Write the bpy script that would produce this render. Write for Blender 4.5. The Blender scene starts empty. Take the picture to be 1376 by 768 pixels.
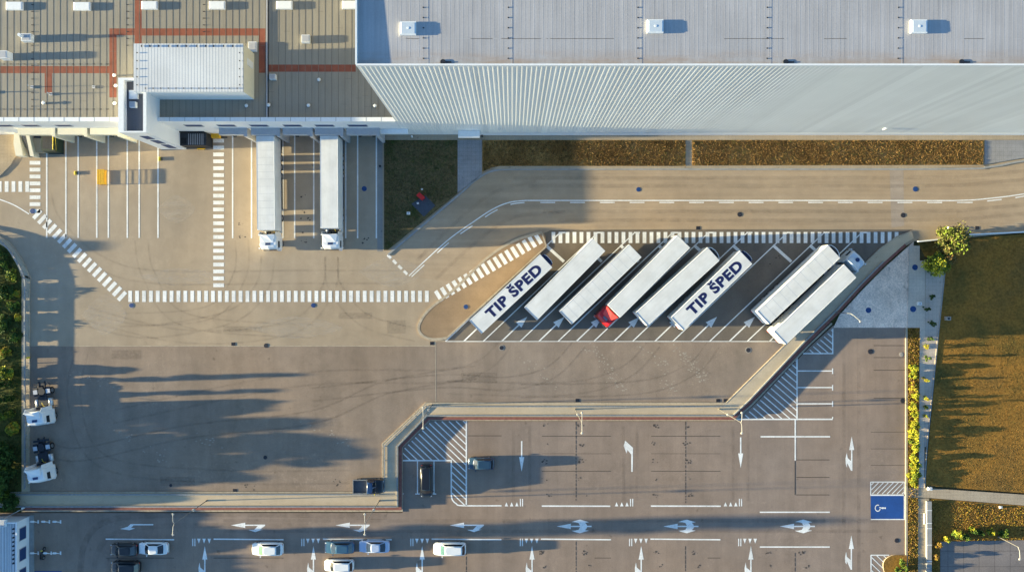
import bpy, math, random
from mathutils import Vector, Matrix
R = math.radians
random.seed(7)
sc = bpy.context.scene
col = sc.collection
S = 0.11            # metres per photo pixel on the yard
HC = 105.0          # camera height
LO = -0.45          # level of the lower car park
UP = 0.0

def P(px, py, z=0.0):
    k = S * (1 - z / HC)
    return Vector(((px - 688) * k, (384 - py) * k, z))
def P2(pts, z=0.0):
    return [P(x, y, z) for x, y in pts]

# ------------------------------------------------------------------ materials
MATS = {}
def nodes_of(name):
    m = bpy.data.materials.new(name); m.use_nodes = True
    nt = m.node_tree; b = nt.nodes['Principled BSDF']
    return m, nt, b
def N(nt, t, **kw):
    n = nt.nodes.new(t)
    for k, v in kw.items():
        if k in n.inputs: n.inputs[k].default_value = v
        else: setattr(n, k, v)
    return n
def coords(nt, scale=(1, 1, 1), obj=True):
    tc = N(nt, 'ShaderNodeTexCoord') if obj else N(nt, 'ShaderNodeNewGeometry')
    mp = N(nt, 'ShaderNodeMapping'); mp.inputs['Scale'].default_value = scale
    nt.links.new(tc.outputs['Object' if obj else 'Position'], mp.inputs['Vector'])
    return mp.outputs['Vector']
def noise(nt, vec, scale, detail=4, rough=.6):
    n = N(nt, 'ShaderNodeTexNoise'); n.inputs['Scale'].default_value = scale
    n.inputs['Detail'].default_value = detail; n.inputs['Roughness'].default_value = rough
    nt.links.new(vec, n.inputs['Vector']); return n.outputs['Fac']
def ramp(nt, fac, stops):
    r = N(nt, 'ShaderNodeValToRGB'); e = r.color_ramp.elements
    while len(e) < len(stops): e.new(.5)
    for i, (p, c) in enumerate(stops):
        e[i].position = p; e[i].color = (*c, 1) if len(c) == 3 else c
    nt.links.new(fac, r.inputs['Fac']); return r.outputs['Color']
def mix(nt, a, b, fac, mode='MIX'):
    m = N(nt, 'ShaderNodeMix', data_type='RGBA', blend_type=mode)
    for s, v in ((m.inputs[6], a), (m.inputs[7], b), (m.inputs[0], fac)):
        if hasattr(v, 'is_linked') or hasattr(v, 'links'): nt.links.new(v, s)
        elif isinstance(v, (int, float)): s.default_value = v
        else: s.default_value = (*v, 1)
    return m.outputs[2]
def grey(v): return (v, v, v)
def sc_(c, k): return tuple(min(1, x * k) for x in c)

def plain(name, c, rough=.55, metal=0, var=.18, scale=3.0, coat=0, spec=.4):
    if name in MATS: return MATS[name]
    m, nt, b = nodes_of(name)
    v = coords(nt)
    f = noise(nt, v, scale, 5)
    cc = ramp(nt, f, [(.3, sc_(c, 1 - var)), (.7, sc_(c, 1 + var * .6))])
    nt.links.new(cc, b.inputs['Base Color'])
    b.inputs['Roughness'].default_value = rough; b.inputs['Metallic'].default_value = metal
    b.inputs['Coat Weight'].default_value = coat
    b.inputs['Specular IOR Level'].default_value = spec
    MATS[name] = m; return m

def pavement(name, c, blotch=.16, fine=.22, streak=.12, streak_scale=(.03, .6, 1), joint=None, bump=.15, crack=0, grain=9, spots=.4, scuff=0):
    m, nt, b = nodes_of(name)
    v = coords(nt, obj=False)
    big = ramp(nt, noise(nt, v, .055, 5, .55), [(.32, grey(1 - blotch)), (.68, grey(1 + blotch * .7))])
    mid = ramp(nt, noise(nt, v, .5, 6, .65), [(.3, grey(1 - fine * .6)), (.7, grey(1 + fine * .45))])
    fin = ramp(nt, noise(nt, v, grain, 3, .7), [(.28, grey(1 - fine)), (.72, grey(1 + fine * .8))])
    o = mix(nt, big, mid, 1.0, 'MULTIPLY'); o = mix(nt, o, fin, 1.0, 'MULTIPLY')
    v2 = coords(nt, streak_scale, obj=False)
    st = ramp(nt, noise(nt, v2, 1.0, 5, .6), [(.35, grey(1 - streak)), (.65, grey(1 + streak * .5))])
    o = mix(nt, o, st, 1.0, 'MULTIPLY')
    # oil spots and pale worn patches
    sp = ramp(nt, noise(nt, v, .9, 2, .5), [(.70, grey(1)), (.80, grey(1 - spots))])
    o = mix(nt, o, sp, 1.0, 'MULTIPLY')
    if scuff:   # pale dusty scuffs, broken up by fine grain, in loose drifts
        dr = ramp(nt, noise(nt, v, .09, 3, .5), [(.52, grey(0)), (.66, grey(1))])
        gr = ramp(nt, noise(nt, v, 1.7, 6, .8), [(.53, grey(0)), (.66, grey(1))])
        k = mix(nt, dr, gr, 1.0, 'MULTIPLY')
        o = mix(nt, o, mix(nt, grey(1), grey(1 + scuff), k), 1.0, 'MULTIPLY')
    hue = ramp(nt, noise(nt, v, .035, 3, .5), [(.35, (1.04, 1.0, .95)), (.65, (.97, 1.0, 1.05))])
    o = mix(nt, o, hue, 1.0, 'MULTIPLY')
    if joint:
        sx, sy, w, dk = joint
        sep = N(nt, 'ShaderNodeSeparateXYZ'); nt.links.new(coords(nt, obj=False), sep.inputs[0])
        for ax, s in (('X', sx), ('Y', sy)):
            if not s: continue
            d = N(nt, 'ShaderNodeMath', operation='PINGPONG'); d.inputs[1].default_value = s / 2
            nt.links.new(sep.outputs[ax], d.inputs[0])
            l = N(nt, 'ShaderNodeMath', operation='LESS_THAN'); l.inputs[1].default_value = w
            nt.links.new(d.outputs[0], l.inputs[0])
            o = mix(nt, o, grey(1 - dk), l.outputs[0], 'MULTIPLY')
    if crack:
        vo = N(nt, 'ShaderNodeTexVoronoi', feature='DISTANCE_TO_EDGE'); vo.inputs['Scale'].default_value = .09
        dist = N(nt, 'ShaderNodeTexNoise'); dist.inputs['Scale'].default_value = .8
        nt.links.new(v, dist.inputs['Vector'])
        ad = N(nt, 'ShaderNodeVectorMath', operation='ADD'); nt.links.new(v, ad.inputs[0]); nt.links.new(dist.outputs['Color'], ad.inputs[1])
        nt.links.new(ad.outputs[0], vo.inputs['Vector'])
        ck = ramp(nt, vo.outputs['Distance'], [(.0, grey(1 - crack)), (.006, grey(1))])
        o = mix(nt, o, ck, 1.0, 'MULTIPLY')
    o = mix(nt, c, o, 1.0, 'MULTIPLY')
    nt.links.new(o, b.inputs['Base Color'])
    b.inputs['Roughness'].default_value = .9; b.inputs['Specular IOR Level'].default_value = .25
    bp = N(nt, 'ShaderNodeBump'); bp.inputs['Strength'].default_value = bump; bp.inputs['Distance'].default_value = .01
    nt.links.new(noise(nt, v, 14, 3, .7), bp.inputs['Height']); nt.links.new(bp.outputs[0], b.inputs['Normal'])
    MATS[name] = m; return m

def grassy(name, cols, s1=.25, s2=3.0, bump=.6):
    m, nt, b = nodes_of(name); v = coords(nt, obj=False)
    a = ramp(nt, noise(nt, v, s1, 6, .65), [(.30, cols[0]), (.5, cols[1]), (.68, cols[2])])
    f = ramp(nt, noise(nt, v, s2, 5, .75), [(.3, grey(.5)), (.7, grey(1.4))])
    nt.links.new(mix(nt, a, f, 1.0, 'MULTIPLY'), b.inputs['Base Color'])
    b.inputs['Roughness'].default_value = 1; b.inputs['Specular IOR Level'].default_value = .1
    bp = N(nt, 'ShaderNodeBump'); bp.inputs['Strength'].default_value = bump; bp.inputs['Distance'].default_value = .05
    nt.links.new(noise(nt, v, 5, 5, .7), bp.inputs['Height']); nt.links.new(bp.outputs[0], b.inputs['Normal'])
    MATS[name] = m; return m

def leafmat(name, c, var=.35):
    m, nt, b = nodes_of(name); v = coords(nt, obj=False)
    o = ramp(nt, noise(nt, v, 1.3, 4), [(.3, sc_(c, 1 - var)), (.7, sc_(c, 1 + var))])
    nt.links.new(o, b.inputs['Base Color']); b.inputs['Roughness'].default_value = .75
    b.inputs['Specular IOR Level'].default_value = .2
    MATS[name] = m; return m

def roofmat(name, c, rust=None, rough=.6, streak=.12):
    m, nt, b = nodes_of(name); v = coords(nt, obj=False)
    o = ramp(nt, noise(nt, v, .12, 6, .6), [(.3, sc_(c, .88)), (.7, sc_(c, 1.08))])
    st = ramp(nt, noise(nt, coords(nt, (2.2, .08, 1), obj=False), 1.0, 5, .65), [(.3, grey(1 - streak)), (.7, grey(1 + streak * .6))])
    o = mix(nt, o, st, 1.0, 'MULTIPLY')
    fi = ramp(nt, noise(nt, v, 7, 4, .7), [(.3, grey(.92)), (.7, grey(1.06))])
    o = mix(nt, o, fi, 1.0, 'MULTIPLY')
    if rust:   # rusty dust washed down to the gutter edge
        y0, y1, rc = rust
        sep = N(nt, 'ShaderNodeSeparateXYZ'); nt.links.new(v, sep.inputs[0])
        mr = N(nt, 'ShaderNodeMapRange'); nt.links.new(sep.outputs['Y'], mr.inputs[0])
        mr.inputs[1].default_value = y1; mr.inputs[2].default_value = y0; mr.inputs[3].default_value = 0; mr.inputs[4].default_value = 1
        nz = ramp(nt, noise(nt, coords(nt, (.25, 1.2, 1), obj=False), 1.0, 6, .7), [(.38, grey(0)), (.7, grey(1))])
        mu = N(nt, 'ShaderNodeMath', operation='MULTIPLY', use_clamp=True)
        nt.links.new(mr.outputs[0], mu.inputs[0]); nt.links.new(nz, mu.inputs[1])
        o = mix(nt, o, rc, mu.outputs[0])
    nt.links.new(o, b.inputs['Base Color']); b.inputs['Roughness'].default_value = rough
    b.inputs['Specular IOR Level'].default_value = .3
    MATS[name] = m; return m

def paintmat(name, c, wear=.55):
    m, nt, b = nodes_of(name); v = coords(nt, obj=False)
    o = ramp(nt, noise(nt, v, 5, 7, .8), [(.30, sc_(c, 1 - wear)), (.47, c), (.7, sc_(c, 1.04))])
    o2 = ramp(nt, noise(nt, v, .4, 4, .6), [(.3, grey(.76)), (.62, grey(1))])
    nt.links.new(mix(nt, o, o2, 1.0, 'MULTIPLY'), b.inputs['Base Color']); b.inputs['Roughness'].default_value = .7
    MATS[name] = m; return m

M_conc = pavement('yard concrete', (.40, .318, .226), .10, .14, .10, (.25, .04, 1), joint=(0, 0, 0, 0), crack=.04, spots=.14, scuff=.18)
M_road = pavement('road surface', (.405, .312, .215), .10, .14, .14, (.03, .7, 1), crack=.04, spots=.12, scuff=.10)
M_park = pavement('brown parking asphalt', (.175, .148, .12), .12, .2, .12, (.3, .05, 1), crack=.05, spots=.3)
M_asph = pavement('asphalt', (.29, .224, .17), .12, .2, .12, (.35, .045, 1), joint=(0, 0, 0, 0), crack=.07, spots=.35, scuff=.35)
M_lot = pavement('car park asphalt', (.285, .22, .175), .10, .18, .10, (.5, .06, 1), joint=(1.35, 0, .03, .05), crack=.05, spots=.3, scuff=.22)
M_strip = pavement('sand concrete strip', (.54, .435, .30), .12, .15, .08)
M_kerb = plain('kerb stone', (.44, .37, .275), .9, var=.2, scale=1.2)
_nt = M_kerb.node_tree; _b = _nt.nodes['Principled BSDF']; _src = _b.inputs['Base Color'].links[0].from_socket
_sx = N(_nt, 'ShaderNodeSeparateXYZ'); _nt.links.new(coords(_nt, obj=False), _sx.inputs[0])
_ad = N(_nt, 'ShaderNodeMath', operation='ADD'); _nt.links.new(_sx.outputs['X'], _ad.inputs[0]); _nt.links.new(_sx.outputs['Y'], _ad.inputs[1])
_pp = N(_nt, 'ShaderNodeMath', operation='PINGPONG'); _pp.inputs[1].default_value = .5; _nt.links.new(_ad.outputs[0], _pp.inputs[0])
_lt = N(_nt, 'ShaderNodeMath', operation='LESS_THAN'); _lt.inputs[1].default_value = .03; _nt.links.new(_pp.outputs[0], _lt.inputs[0])
_nt.links.new(mix(_nt, _src, grey(.6), _lt.outputs[0], 'MULTIPLY'), _b.inputs['Base Color'])
M_kerbg = plain('grey kerb stone', (.30, .30, .29), .9, var=.15, scale=1.2)
M_red = plain('brick red coping', (.26, .10, .078), .85, var=.3, scale=2)
M_pav = pavement('grey block paving', (.30, .30, .31), .10, .25, .05, grain=12, joint=(.6, .6, .02, .2))
M_bandg = pavement('grey concrete band', (.28, .265, .24), .12, .15, .08)
M_grav = pavement('pale gravel', (.86, .67, .53), .10, .36, .03, grain=5.5, bump=.5)
M_pav2 = pavement('pale block paving', (.50, .44, .38), .08, .2, .05, grain=12, joint=(.6, .6, .02, .15))
M_tan2 = pavement('pale path paving', (.60, .52, .43), .08, .16, .04, joint=(.5, .5, .02, .12))
M_tan = pavement('tan paving', (.40, .33, .24), .10, .2, .05, joint=(.5, .5, .02, .15))
M_white = paintmat('white road paint', (.86, .86, .83))
M_blue = paintmat('blue bay paint', (.012, .075, .29), .25)
M_black = plain('worn black line', (.045, .04, .038), .9, var=.3)
M_grass = grassy('field turf', [(.15, .10, .034), (.30, .155, .034), (.10, .085, .026)], .085)
M_vsoil = grassy('dry verge soil', [(.30, .19, .08), (.38, .23, .08), (.20, .13, .05)], .5, 4)
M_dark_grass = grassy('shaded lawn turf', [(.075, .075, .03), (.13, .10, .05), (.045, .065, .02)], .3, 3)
M_green_grass = grassy('belt turf', [(.05, .075, .02), (.10, .10, .03), (.03, .05, .015)])
M_land = grassy('open land', [(.14, .11, .05), (.2, .15, .07), (.08, .09, .035)], .03, .8)
M_wall = plain('white wall panel', (.78, .79, .79), .55, var=.05, scale=.4)
M_hwall = plain('corrugated steel', (.78, .80, .785), .5, var=.04, scale=.15)
_nt = M_hwall.node_tree; _b = _nt.nodes['Principled BSDF']; _src = _b.inputs['Base Color'].links[0].from_socket
_w = N(_nt, 'ShaderNodeTexNoise', noise_dimensions='1D'); _w.inputs['Scale'].default_value = 1.0; _w.inputs['Detail'].default_value = 2
_sx = N(_nt, 'ShaderNodeSeparateXYZ'); _nt.links.new(coords(_nt, obj=False), _sx.inputs[0])
_sn = N(_nt, 'ShaderNodeMath', operation='SNAP'); _sn.inputs[1].default_value = .84; _nt.links.new(_sx.outputs['X'], _sn.inputs[0])
_mu = N(_nt, 'ShaderNodeMath', operation='MULTIPLY'); _mu.inputs[1].default_value = 3.7; _nt.links.new(_sn.outputs[0], _mu.inputs[0]); _nt.links.new(_mu.outputs[0], _w.inputs['W'])
_nt.links.new(mix(_nt, _src, ramp(_nt, _w.outputs['Fac'], [(.3, grey(.93)), (.7, grey(1.04))]), 1.0, 'MULTIPLY'), _b.inputs['Base Color'])
M_gable = plain('grey gable cladding', (.13, .135, .14), .6, var=.06)
M_cap = plain('white parapet cap', (.80, .82, .82), .5, var=.06)
M_lroof = roofmat('sand roof membrane', (.30, .272, .215))
M_hroof = roofmat('grey roof sheet', (.43, .42, .425), rust=(22.4, 24.1, (.36, .25, .17)), streak=.16)
M_proof = roofmat('white ribbed roof', (.64, .66, .67), streak=.05)
_nt = M_proof.node_tree; _b = _nt.nodes['Principled BSDF']; _src = _b.inputs['Base Color'].links[0].from_socket
_sx = N(_nt, 'ShaderNodeSeparateXYZ'); _nt.links.new(coords(_nt, obj=False), _sx.inputs[0])
_pp = N(_nt, 'ShaderNodeMath', operation='PINGPONG'); _pp.inputs[1].default_value = .2; _nt.links.new(_sx.outputs['X'], _pp.inputs[0])
_lt = N(_nt, 'ShaderNodeMath', operation='LESS_THAN'); _lt.inputs[1].default_value = .045; _nt.links.new(_pp.outputs[0], _lt.inputs[0])
_nt.links.new(mix(_nt, _src, (.60, .65, .72), _lt.outputs[0], 'MULTIPLY'), _b.inputs['Base Color'])
M_troof = roofmat('dark tower roof', (.12, .125, .14))
M_walk = plain('brick red walkway', (.27, .085, .05), .9, var=.2, scale=1.2)
M_wood = plain('weathered seam', (.19, .165, .13), .8)
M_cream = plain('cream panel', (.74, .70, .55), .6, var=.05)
M_glass = plain('dark window glass', (.03, .06, .15), .5, var=.1, spec=.15)
M_cglass = plain('car glass', (.012, .02, .03), .06, var=.1, spec=.9)
M_grefl = plain('painted green windscreen reflection', (.10, .30, .12), .12, var=.3, scale=4, spec=.8)  # green reflection on the glass, put into its colour
M_tyre = plain('tyre rubber', (.015, .015, .016), .85)
M_rim = plain('wheel rim', (.4, .4, .42), .3, .8)
M_steel = plain('galvanised steel', (.52, .54, .56), .4, .6, var=.12)
M_grail = plain('weathered rail steel', (.30, .31, .31), .6, .2, var=.25)
M_dsteel = plain('dark steel', (.03, .035, .045), .5, .3, var=.3)
M_twhite = plain('trailer white', (.755, .76, .745), .5, var=.035, scale=.7)
_nt = M_twhite.node_tree; _b = _nt.nodes['Principled BSDF']; _src = _b.inputs['Base Color'].links[0].from_socket
_d1 = ramp(_nt, noise(_nt, coords(_nt, (.16, 2.2, 1), obj=True), 1.0, 6, .7), [(.34, (.80, .78, .73)), (.6, grey(1))])
_d2 = ramp(_nt, noise(_nt, coords(_nt, (.5, .5, .5), obj=False), 1.0, 4, .6), [(.3, (.88, .88, .87)), (.65, grey(1.02))])
_nt.links.new(mix(_nt, mix(_nt, _src, _d1, .3, 'MULTIPLY'), _d2, 1.0, 'MULTIPLY'), _b.inputs['Base Color'])
M_trib = plain('trailer roof seam', (.52, .54, .55), .5)
M_navy = plain('navy lettering', (.008, .014, .085), .5, var=.05)
M_pole = plain('pale lamp paint', (.42, .415, .39), .45, var=.06)
M_pg = plain('grey lamp pole', (.17, .165, .155), .6, var=.06)
M_lamp = plain('lamp lens', (.75, .76, .78), .3)
M_yel = plain('yellow enamel', (.72, .42, .02), .5, var=.15)
M_yel2 = plain('safety yellow', (.80, .62, .04), .5)
M_redp = plain('red paint', (.55, .02, .02), .4)
M_manhole = plain('cast iron cover', (.045, .045, .055), .6, .4, var=.3, scale=8)
M_bluecover = plain('blue cover', (.015, .06, .20), .55, var=.2, scale=8)
M_ring = plain('concrete ring', (.36, .33, .29), .9)
M_bark = plain('bark', (.10, .075, .05), .95, var=.3, scale=6)
M_vent = plain('white skylight shell', (.76, .79, .80), .4, var=.05)
M_dome = plain('skylight dome', (.55, .62, .68), .15, var=.05)
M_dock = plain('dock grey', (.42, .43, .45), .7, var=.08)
M_dgreen = plain('dark green steel', (.02, .04, .03), .5, var=.3)
L_dark = leafmat('dark green leaf', (.036, .072, .018))
L_mid = leafmat('mid green leaf', (.06, .11, .022))
L_lite = leafmat('bright green leaf', (.17, .23, .03))
L_yel = leafmat('yellow green leaf', (.42, .40, .035))
L_gold = leafmat('golden leaf', (.40, .28, .04))
L_olive = leafmat('olive leaf', (.12, .115, .035))
L_dry = leafmat('dry straw blade', (.33, .20, .07))
L_brown = leafmat('brown stalk', (.20, .115, .04))
L_fdry = leafmat('field straw blade', (.29, .165, .045))
L_fbrn = leafmat('field brown blade', (.17, .10, .035))
L_grn = leafmat('green blade', (.09, .10, .025))

# ------------------------------------------------------------------ mesh builder
class MB:
    def __init__(s): s.v = []; s.f = []; s.m = []; s.sm = []; s.mats = []
    def mi(s, m):
        if m not in s.mats: s.mats.append(m)
        return s.mats.index(m)
    def add(s, vs, fs, m, smooth=False):
        o = len(s.v); i = s.mi(m)
        s.v += [tuple(v) for v in vs]
        for f in fs: s.f.append([o + k for k in f]); s.m.append(i); s.sm.append(smooth)
        return s
    def box(s, c, d, m, rz=0, taper=1.0):
        x, y, z = c; a, b, h = d[0] / 2, d[1] / 2, d[2] / 2
        cs, sn = math.cos(rz), math.sin(rz); vs = []
        for sz in (-1, 1):
            t = taper if sz > 0 else 1
            for sx, sy in ((-1, -1), (1, -1), (1, 1), (-1, 1)):
                u, w = sx * a * t, sy * b * t
                vs.append((x + u * cs - w * sn, y + u * sn + w * cs, z + sz * h))
        return s.add(vs, [(3, 2, 1, 0), (4, 5, 6, 7), (0, 1, 5, 4), (1, 2, 6, 5), (2, 3, 7, 6), (3, 0, 4, 7)], m)
    def prism(s, pts, z0, z1, m, side=None, bottom=True):
        n = len(pts); area = sum(pts[i][0] * pts[(i + 1) % n][1] - pts[(i + 1) % n][0] * pts[i][1] for i in range(n))
        p = list(pts) if area > 0 else list(reversed(pts))
        s.add([(q[0], q[1], z1) for q in p], [list(range(n))], m)
        if bottom: s.add([(q[0], q[1], z0) for q in p], [list(reversed(range(n)))], side or m)
        vs = [(q[0], q[1], z0) for q in p] + [(q[0], q[1], z1) for q in p]
        return s.add(vs, [(i, (i + 1) % n, n + (i + 1) % n, n + i) for i in range(n)], side or m)
    def sheet(s, pts, z, m):
        n = len(pts); area = sum(pts[i][0] * pts[(i + 1) % n][1] - pts[(i + 1) % n][0] * pts[i][1] for i in range(n))
        p = list(pts) if area > 0 else list(reversed(pts))
        return s.add([(q[0], q[1], z) for q in p], [list(range(n))], m)
    def cyl(s, c, r, h, m, n=16, r2=None, axis='z', smooth=True):
        r2 = r if r2 is None else r2; vs = []
        for k, rr in ((-.5, r), (.5, r2)):
            for i in range(n):
                a = 2 * math.pi * i / n; u, w = rr * math.cos(a), rr * math.sin(a)
                d = (u, w, k * h) if axis == 'z' else ((u, k * h, w) if axis == 'y' else (k * h, u, w))
                vs.append((c[0] + d[0], c[1] + d[1], c[2] + d[2]))
        fl = axis == 'y'
        sides = [(i, (i + 1) % n, n + (i + 1) % n, n + i) for i in range(n)]
        caps = [list(reversed(range(n))), list(range(n, 2 * n))]
        if fl: sides = [tuple(reversed(q)) for q in sides]; caps = [list(reversed(q)) for q in caps]
        o = len(s.v); i0 = s.mi(m); s.v += vs
        for q in sides: s.f.append([o + k for k in q]); s.m.append(i0); s.sm.append(smooth)
        for q in caps: s.f.append([o + k for k in q]); s.m.append(i0); s.sm.append(False)
        return s
    def tube(s, pts, r, m, n=8, r2=None):
        pts = [Vector(p) for p in pts]; r2 = r if r2 is None else r2; rings = []
        for i, p in enumerate(pts):
            d = (pts[min(i + 1, len(pts) - 1)] - pts[max(i - 1, 0)]).normalized()
            u = d.cross(Vector((0, 0, 1)) if abs(d.z) < .9 else Vector((1, 0, 0))).normalized(); w = d.cross(u)
            rr = r + (r2 - r) * i / max(1, len(pts) - 1)
            rings.append([p + (u * math.cos(2 * math.pi * k / n) + w * math.sin(2 * math.pi * k / n)) * rr for k in range(n)])
        return s.loft(rings, m, True)
    def loft(s, rings, m, smooth=True, caps=True):
        n = len(rings[0]); vs = [v for r in rings for v in r]; fs = []
        for i in range(len(rings) - 1):
            for k in range(n):
                a, b = i * n + k, i * n + (k + 1) % n
                fs.append((a, b, b + n, a + n))
        s.add(vs, fs, m, smooth)
        if caps:
            s.add(rings[0], [list(reversed(range(n)))], m); s.add(rings[-1], [list(range(n))], m)
        return s
    def strip(s, path, w, z, m, side=0, closed=False):
        """flat ribbon of width w along a 2-D path (side: -1 left, 0 centre, 1 right)"""
        l, r = ribbon(path, w, side)
        n = len(path); vs = [(p[0], p[1], z) for p in l] + [(p[0], p[1], z) for p in r]
        return s.add(vs, [(i, n + i, n + i + 1, i + 1) for i in range(n - 1)], m)
    def rail(s, path, w, z0, z1, m, side=0):
        l, r = ribbon(path, w, side)
        rings = [[(a[0], a[1], z0), (a[0], a[1], z1), (b[0], b[1], z1), (b[0], b[1], z0)] for a, b in zip(l, r)]
        return s.loft(rings, m, False)
    def build(s, name, parent=None, loc=None):
        me = bpy.data.meshes.new(name); me.from_pydata(s.v, [], s.f)
        for m in s.mats: me.materials.append(m)
        me.polygons.foreach_set('material_index', s.m); me.polygons.foreach_set('use_smooth', s.sm)
        me.update()
        o = bpy.data.objects.new(name, me); col.objects.link(o)
        if parent: o.parent = parent
        if loc is not None: o.location = loc
        return o
def ribbon(path, w, side=0):
    pts = [Vector((p[0], p[1])) for p in path]; L, Rr = [], []
    for i, p in enumerate(pts):
        a = (pts[i] - pts[i - 1]).normalized() if i else None
        b = (pts[i + 1] - pts[i]).normalized() if i < len(pts) - 1 else None
        d = (a + b).normalized() if a and b else (a or b)
        k = 1 / max(.5, d.dot(a)) if a else 1
        nrm = Vector((-d.y, d.x)) * k
        L.append(p + nrm * w * (.5 if side == 0 else (1 if side < 0 else 0)))
        Rr.append(p - nrm * w * (.5 if side == 0 else (0 if side < 0 else 1)))
    return L, Rr
def bez(pts, n=8):
    """Catmull-Rom through photo-pixel points"""
    out = []
    for i in range(len(pts) - 1):
        p0 = pts[max(i - 1, 0)]; p1 = pts[i]; p2 = pts[i + 1]; p3 = pts[min(i + 2, len(pts) - 1)]
        for k in range(n):
            t = k / n
            out.append(tuple(.5 * (2 * p1[j] + (-p0[j] + p2[j]) * t + (2 * p0[j] - 5 * p1[j] + 4 * p2[j] - p3[j]) * t * t + (-p0[j] + 3 * p1[j] - 3 * p2[j] + p3[j]) * t ** 3) for j in (0, 1)))
    return out + [tuple(pts[-1])]
def tag(o, label=None, cat=None, group=None, kind=None):
    if label: o['label'] = label
    if cat: o['category'] = cat
    if group: o['group'] = group
    if kind: o['kind'] = kind
    return o
def empty(name, loc, rz=0, label=None, cat=None, group=None):
    o = bpy.data.objects.new(name, None); col.objects.link(o); o.location = loc; o.rotation_euler = (0, 0, rz)
    o.empty_display_size = .3
    return tag(o, label, cat, group)
def struct(name, mb, label=None, cat='ground', kind='structure'):
    o = mb.build(name); tag(o, label, cat, None, kind); return o
def copy_tree(o, parent=None):
    c = o.copy(); col.objects.link(c); c.parent = parent
    for ch in list(o.children): copy_tree(ch, c)
    return c

# ------------------------------------------------------------------ setting: ground levels
def sheet_struct(name, polys, z, m, label, cat='ground'):
    mb = MB()
    for p in polys: mb.sheet([P(x, y, z) for x, y in p], z, m)
    return struct(name, mb, label, cat)

g = MB(); g.sheet([(-1500, -1500), (1500, -1500), (1500, 1500), (-1500, 1500)], -.75, M_land)
struct('terrain', g, 'open brown and green land reaching to the horizon', 'land')
# raised yard slab; its south edge is the retaining edge above the car park
edge = [(-900, 684), (538.5, 684), (538.5, 600), (576, 562), (986, 562), (1010, 541), (1085, 462), (1128, 420), (1160, 385), (1190, 355), (1218, 330), (1228, 324), (1300, 319), (1376, 312), (1900, 285)]
g = MB(); poly = [P(x, y) for x, y in edge] + [P(1900, -700), P(-900, -700)]
g.prism(poly, -.75, 0, M_conc, side=M_kerbg)
struct('loading_yard', g, 'pale sand coloured concrete loading yard with tyre marks', 'yard')
g = MB()
low = [(-900, 688.5), (541, 688.5), (541, 602), (578, 565.5), (986, 565.5), (1012, 545), (1088, 466), (1120, 437), (1217.5, 440), (1217.5, 960), (-900, 960)]
g.prism([P(x, y, LO) for x, y in low], -.75, LO, M_lot)
struct('car_park', g, 'brownish asphalt car park with white arrows and bay lines', 'car park')
def raised(name, pts, z0, z1, m, label, cat, side=None):
    g = MB(); g.prism([P(x, y, z1) for x, y in pts], z0, z1, m, side=side or M_kerb); return struct(name, g, label, cat)

# asphalt of the lower yard, parking asphalt
sheet_struct('truck_yard_asphalt', [[(40, 465), (585.5, 465), (585.5, 459), (990, 459), (1060, 459), (1046, 474), (974, 541), (572, 541), (514, 596), (514, 661), (40, 661)]], .004, M_asph, 'darker brown asphalt of the truck yard below the concrete', 'yard')
sheet_struct('trailer_parking', [[(599, 459), (735, 331), (731, 313), (740, 309), (900, 308), (1227, 308), (1205, 320), (1150, 365), (1060, 459)]], .004, M_park, 'brown asphalt under the row of parked trailers', 'parking')
# island
isl = bez([(734, 331), (728, 312), (690, 324), (655, 346), (610, 389), (577, 415), (563, 436), (566, 449), (580, 455.5), (600, 454)], 6)
M_isl = pavement('warm island asphalt', (.32, .225, .14), .12, .18, .1, spots=.2)
raised('traffic_island', isl, 0, .12, M_isl, 'teardrop traffic island of brown asphalt with pale kerb', 'island')
ikerb = bez([(728, 312), (690, 324), (655, 346), (610, 389), (577, 415), (563, 436), (566, 449), (580, 455.5), (600, 454)], 8)
g = MB(); g.rail([P(x, y, .13) for x, y in ikerb], .38, 0, .135, M_kerb)
g.rail([P(600, 454, .13), P(734, 331, .13), P(728, 312, .13)], .22, 0, .135, M_kerb); struct('island_kerb', g, 'pale kerb round the teardrop island', 'kerb')
# diagonal raised band right of the trailers, and the strip round the truck yard
band = [(1225, 311), (1205, 318), (1183, 334), (1150, 366), (1105, 412), (1056, 462), (976, 541), (572, 541), (514, 596), (514, 661), (-60, 661), (-60, 681), (535, 681), (535, 600), (574, 559), (984, 559), (1008, 538), (1083, 459), (1126, 417), (1158, 382), (1188, 352), (1216, 327), (1228, 320)]
raised('concrete_verge', band, 0, .12, M_strip, 'sand coloured concrete strip between truck yard and car park', 'pavement')
g = MB(); g.rail([P(x, y, .13) for x, y in [(1225, 311), (1205, 318), (1183, 334), (1150, 366), (1105, 412), (1056, 462), (976, 541), (572, 541), (514, 596), (514, 661), (-60, 661)]], .16, 0, .135, M_kerb)
struct('verge_kerb', g, 'pale kerb along the truck yard edge', 'kerb')
red = [(-60, 683), (537.6, 683), (537.6, 600.5), (575.8, 561.8), (985.5, 561.8), (1009, 539.5), (1084.5, 460.5), (1127, 418.5), (1159, 383.5), (1189, 353.5), (1217, 328.5)]
g = MB(); g.rail([P(x, y, .03) for x, y in red], .40, -.5, .03, M_red)
struct('red_coping', g, 'brick red coping on top of the retaining edge', 'coping')
red2 = [(-60, 686), (540, 686), (540, 601), (577.5, 564), (987, 564), (1011, 543), (1086.5, 464), (1118, 434)]
g = MB(); g.rail([P(x, y, LO + .1) for x, y in red2], .26, -.75, LO + .1, M_kerb)
struct('car_park_kerb', g, 'sandy kerb at the foot of the retaining edge', 'kerb')

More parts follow.
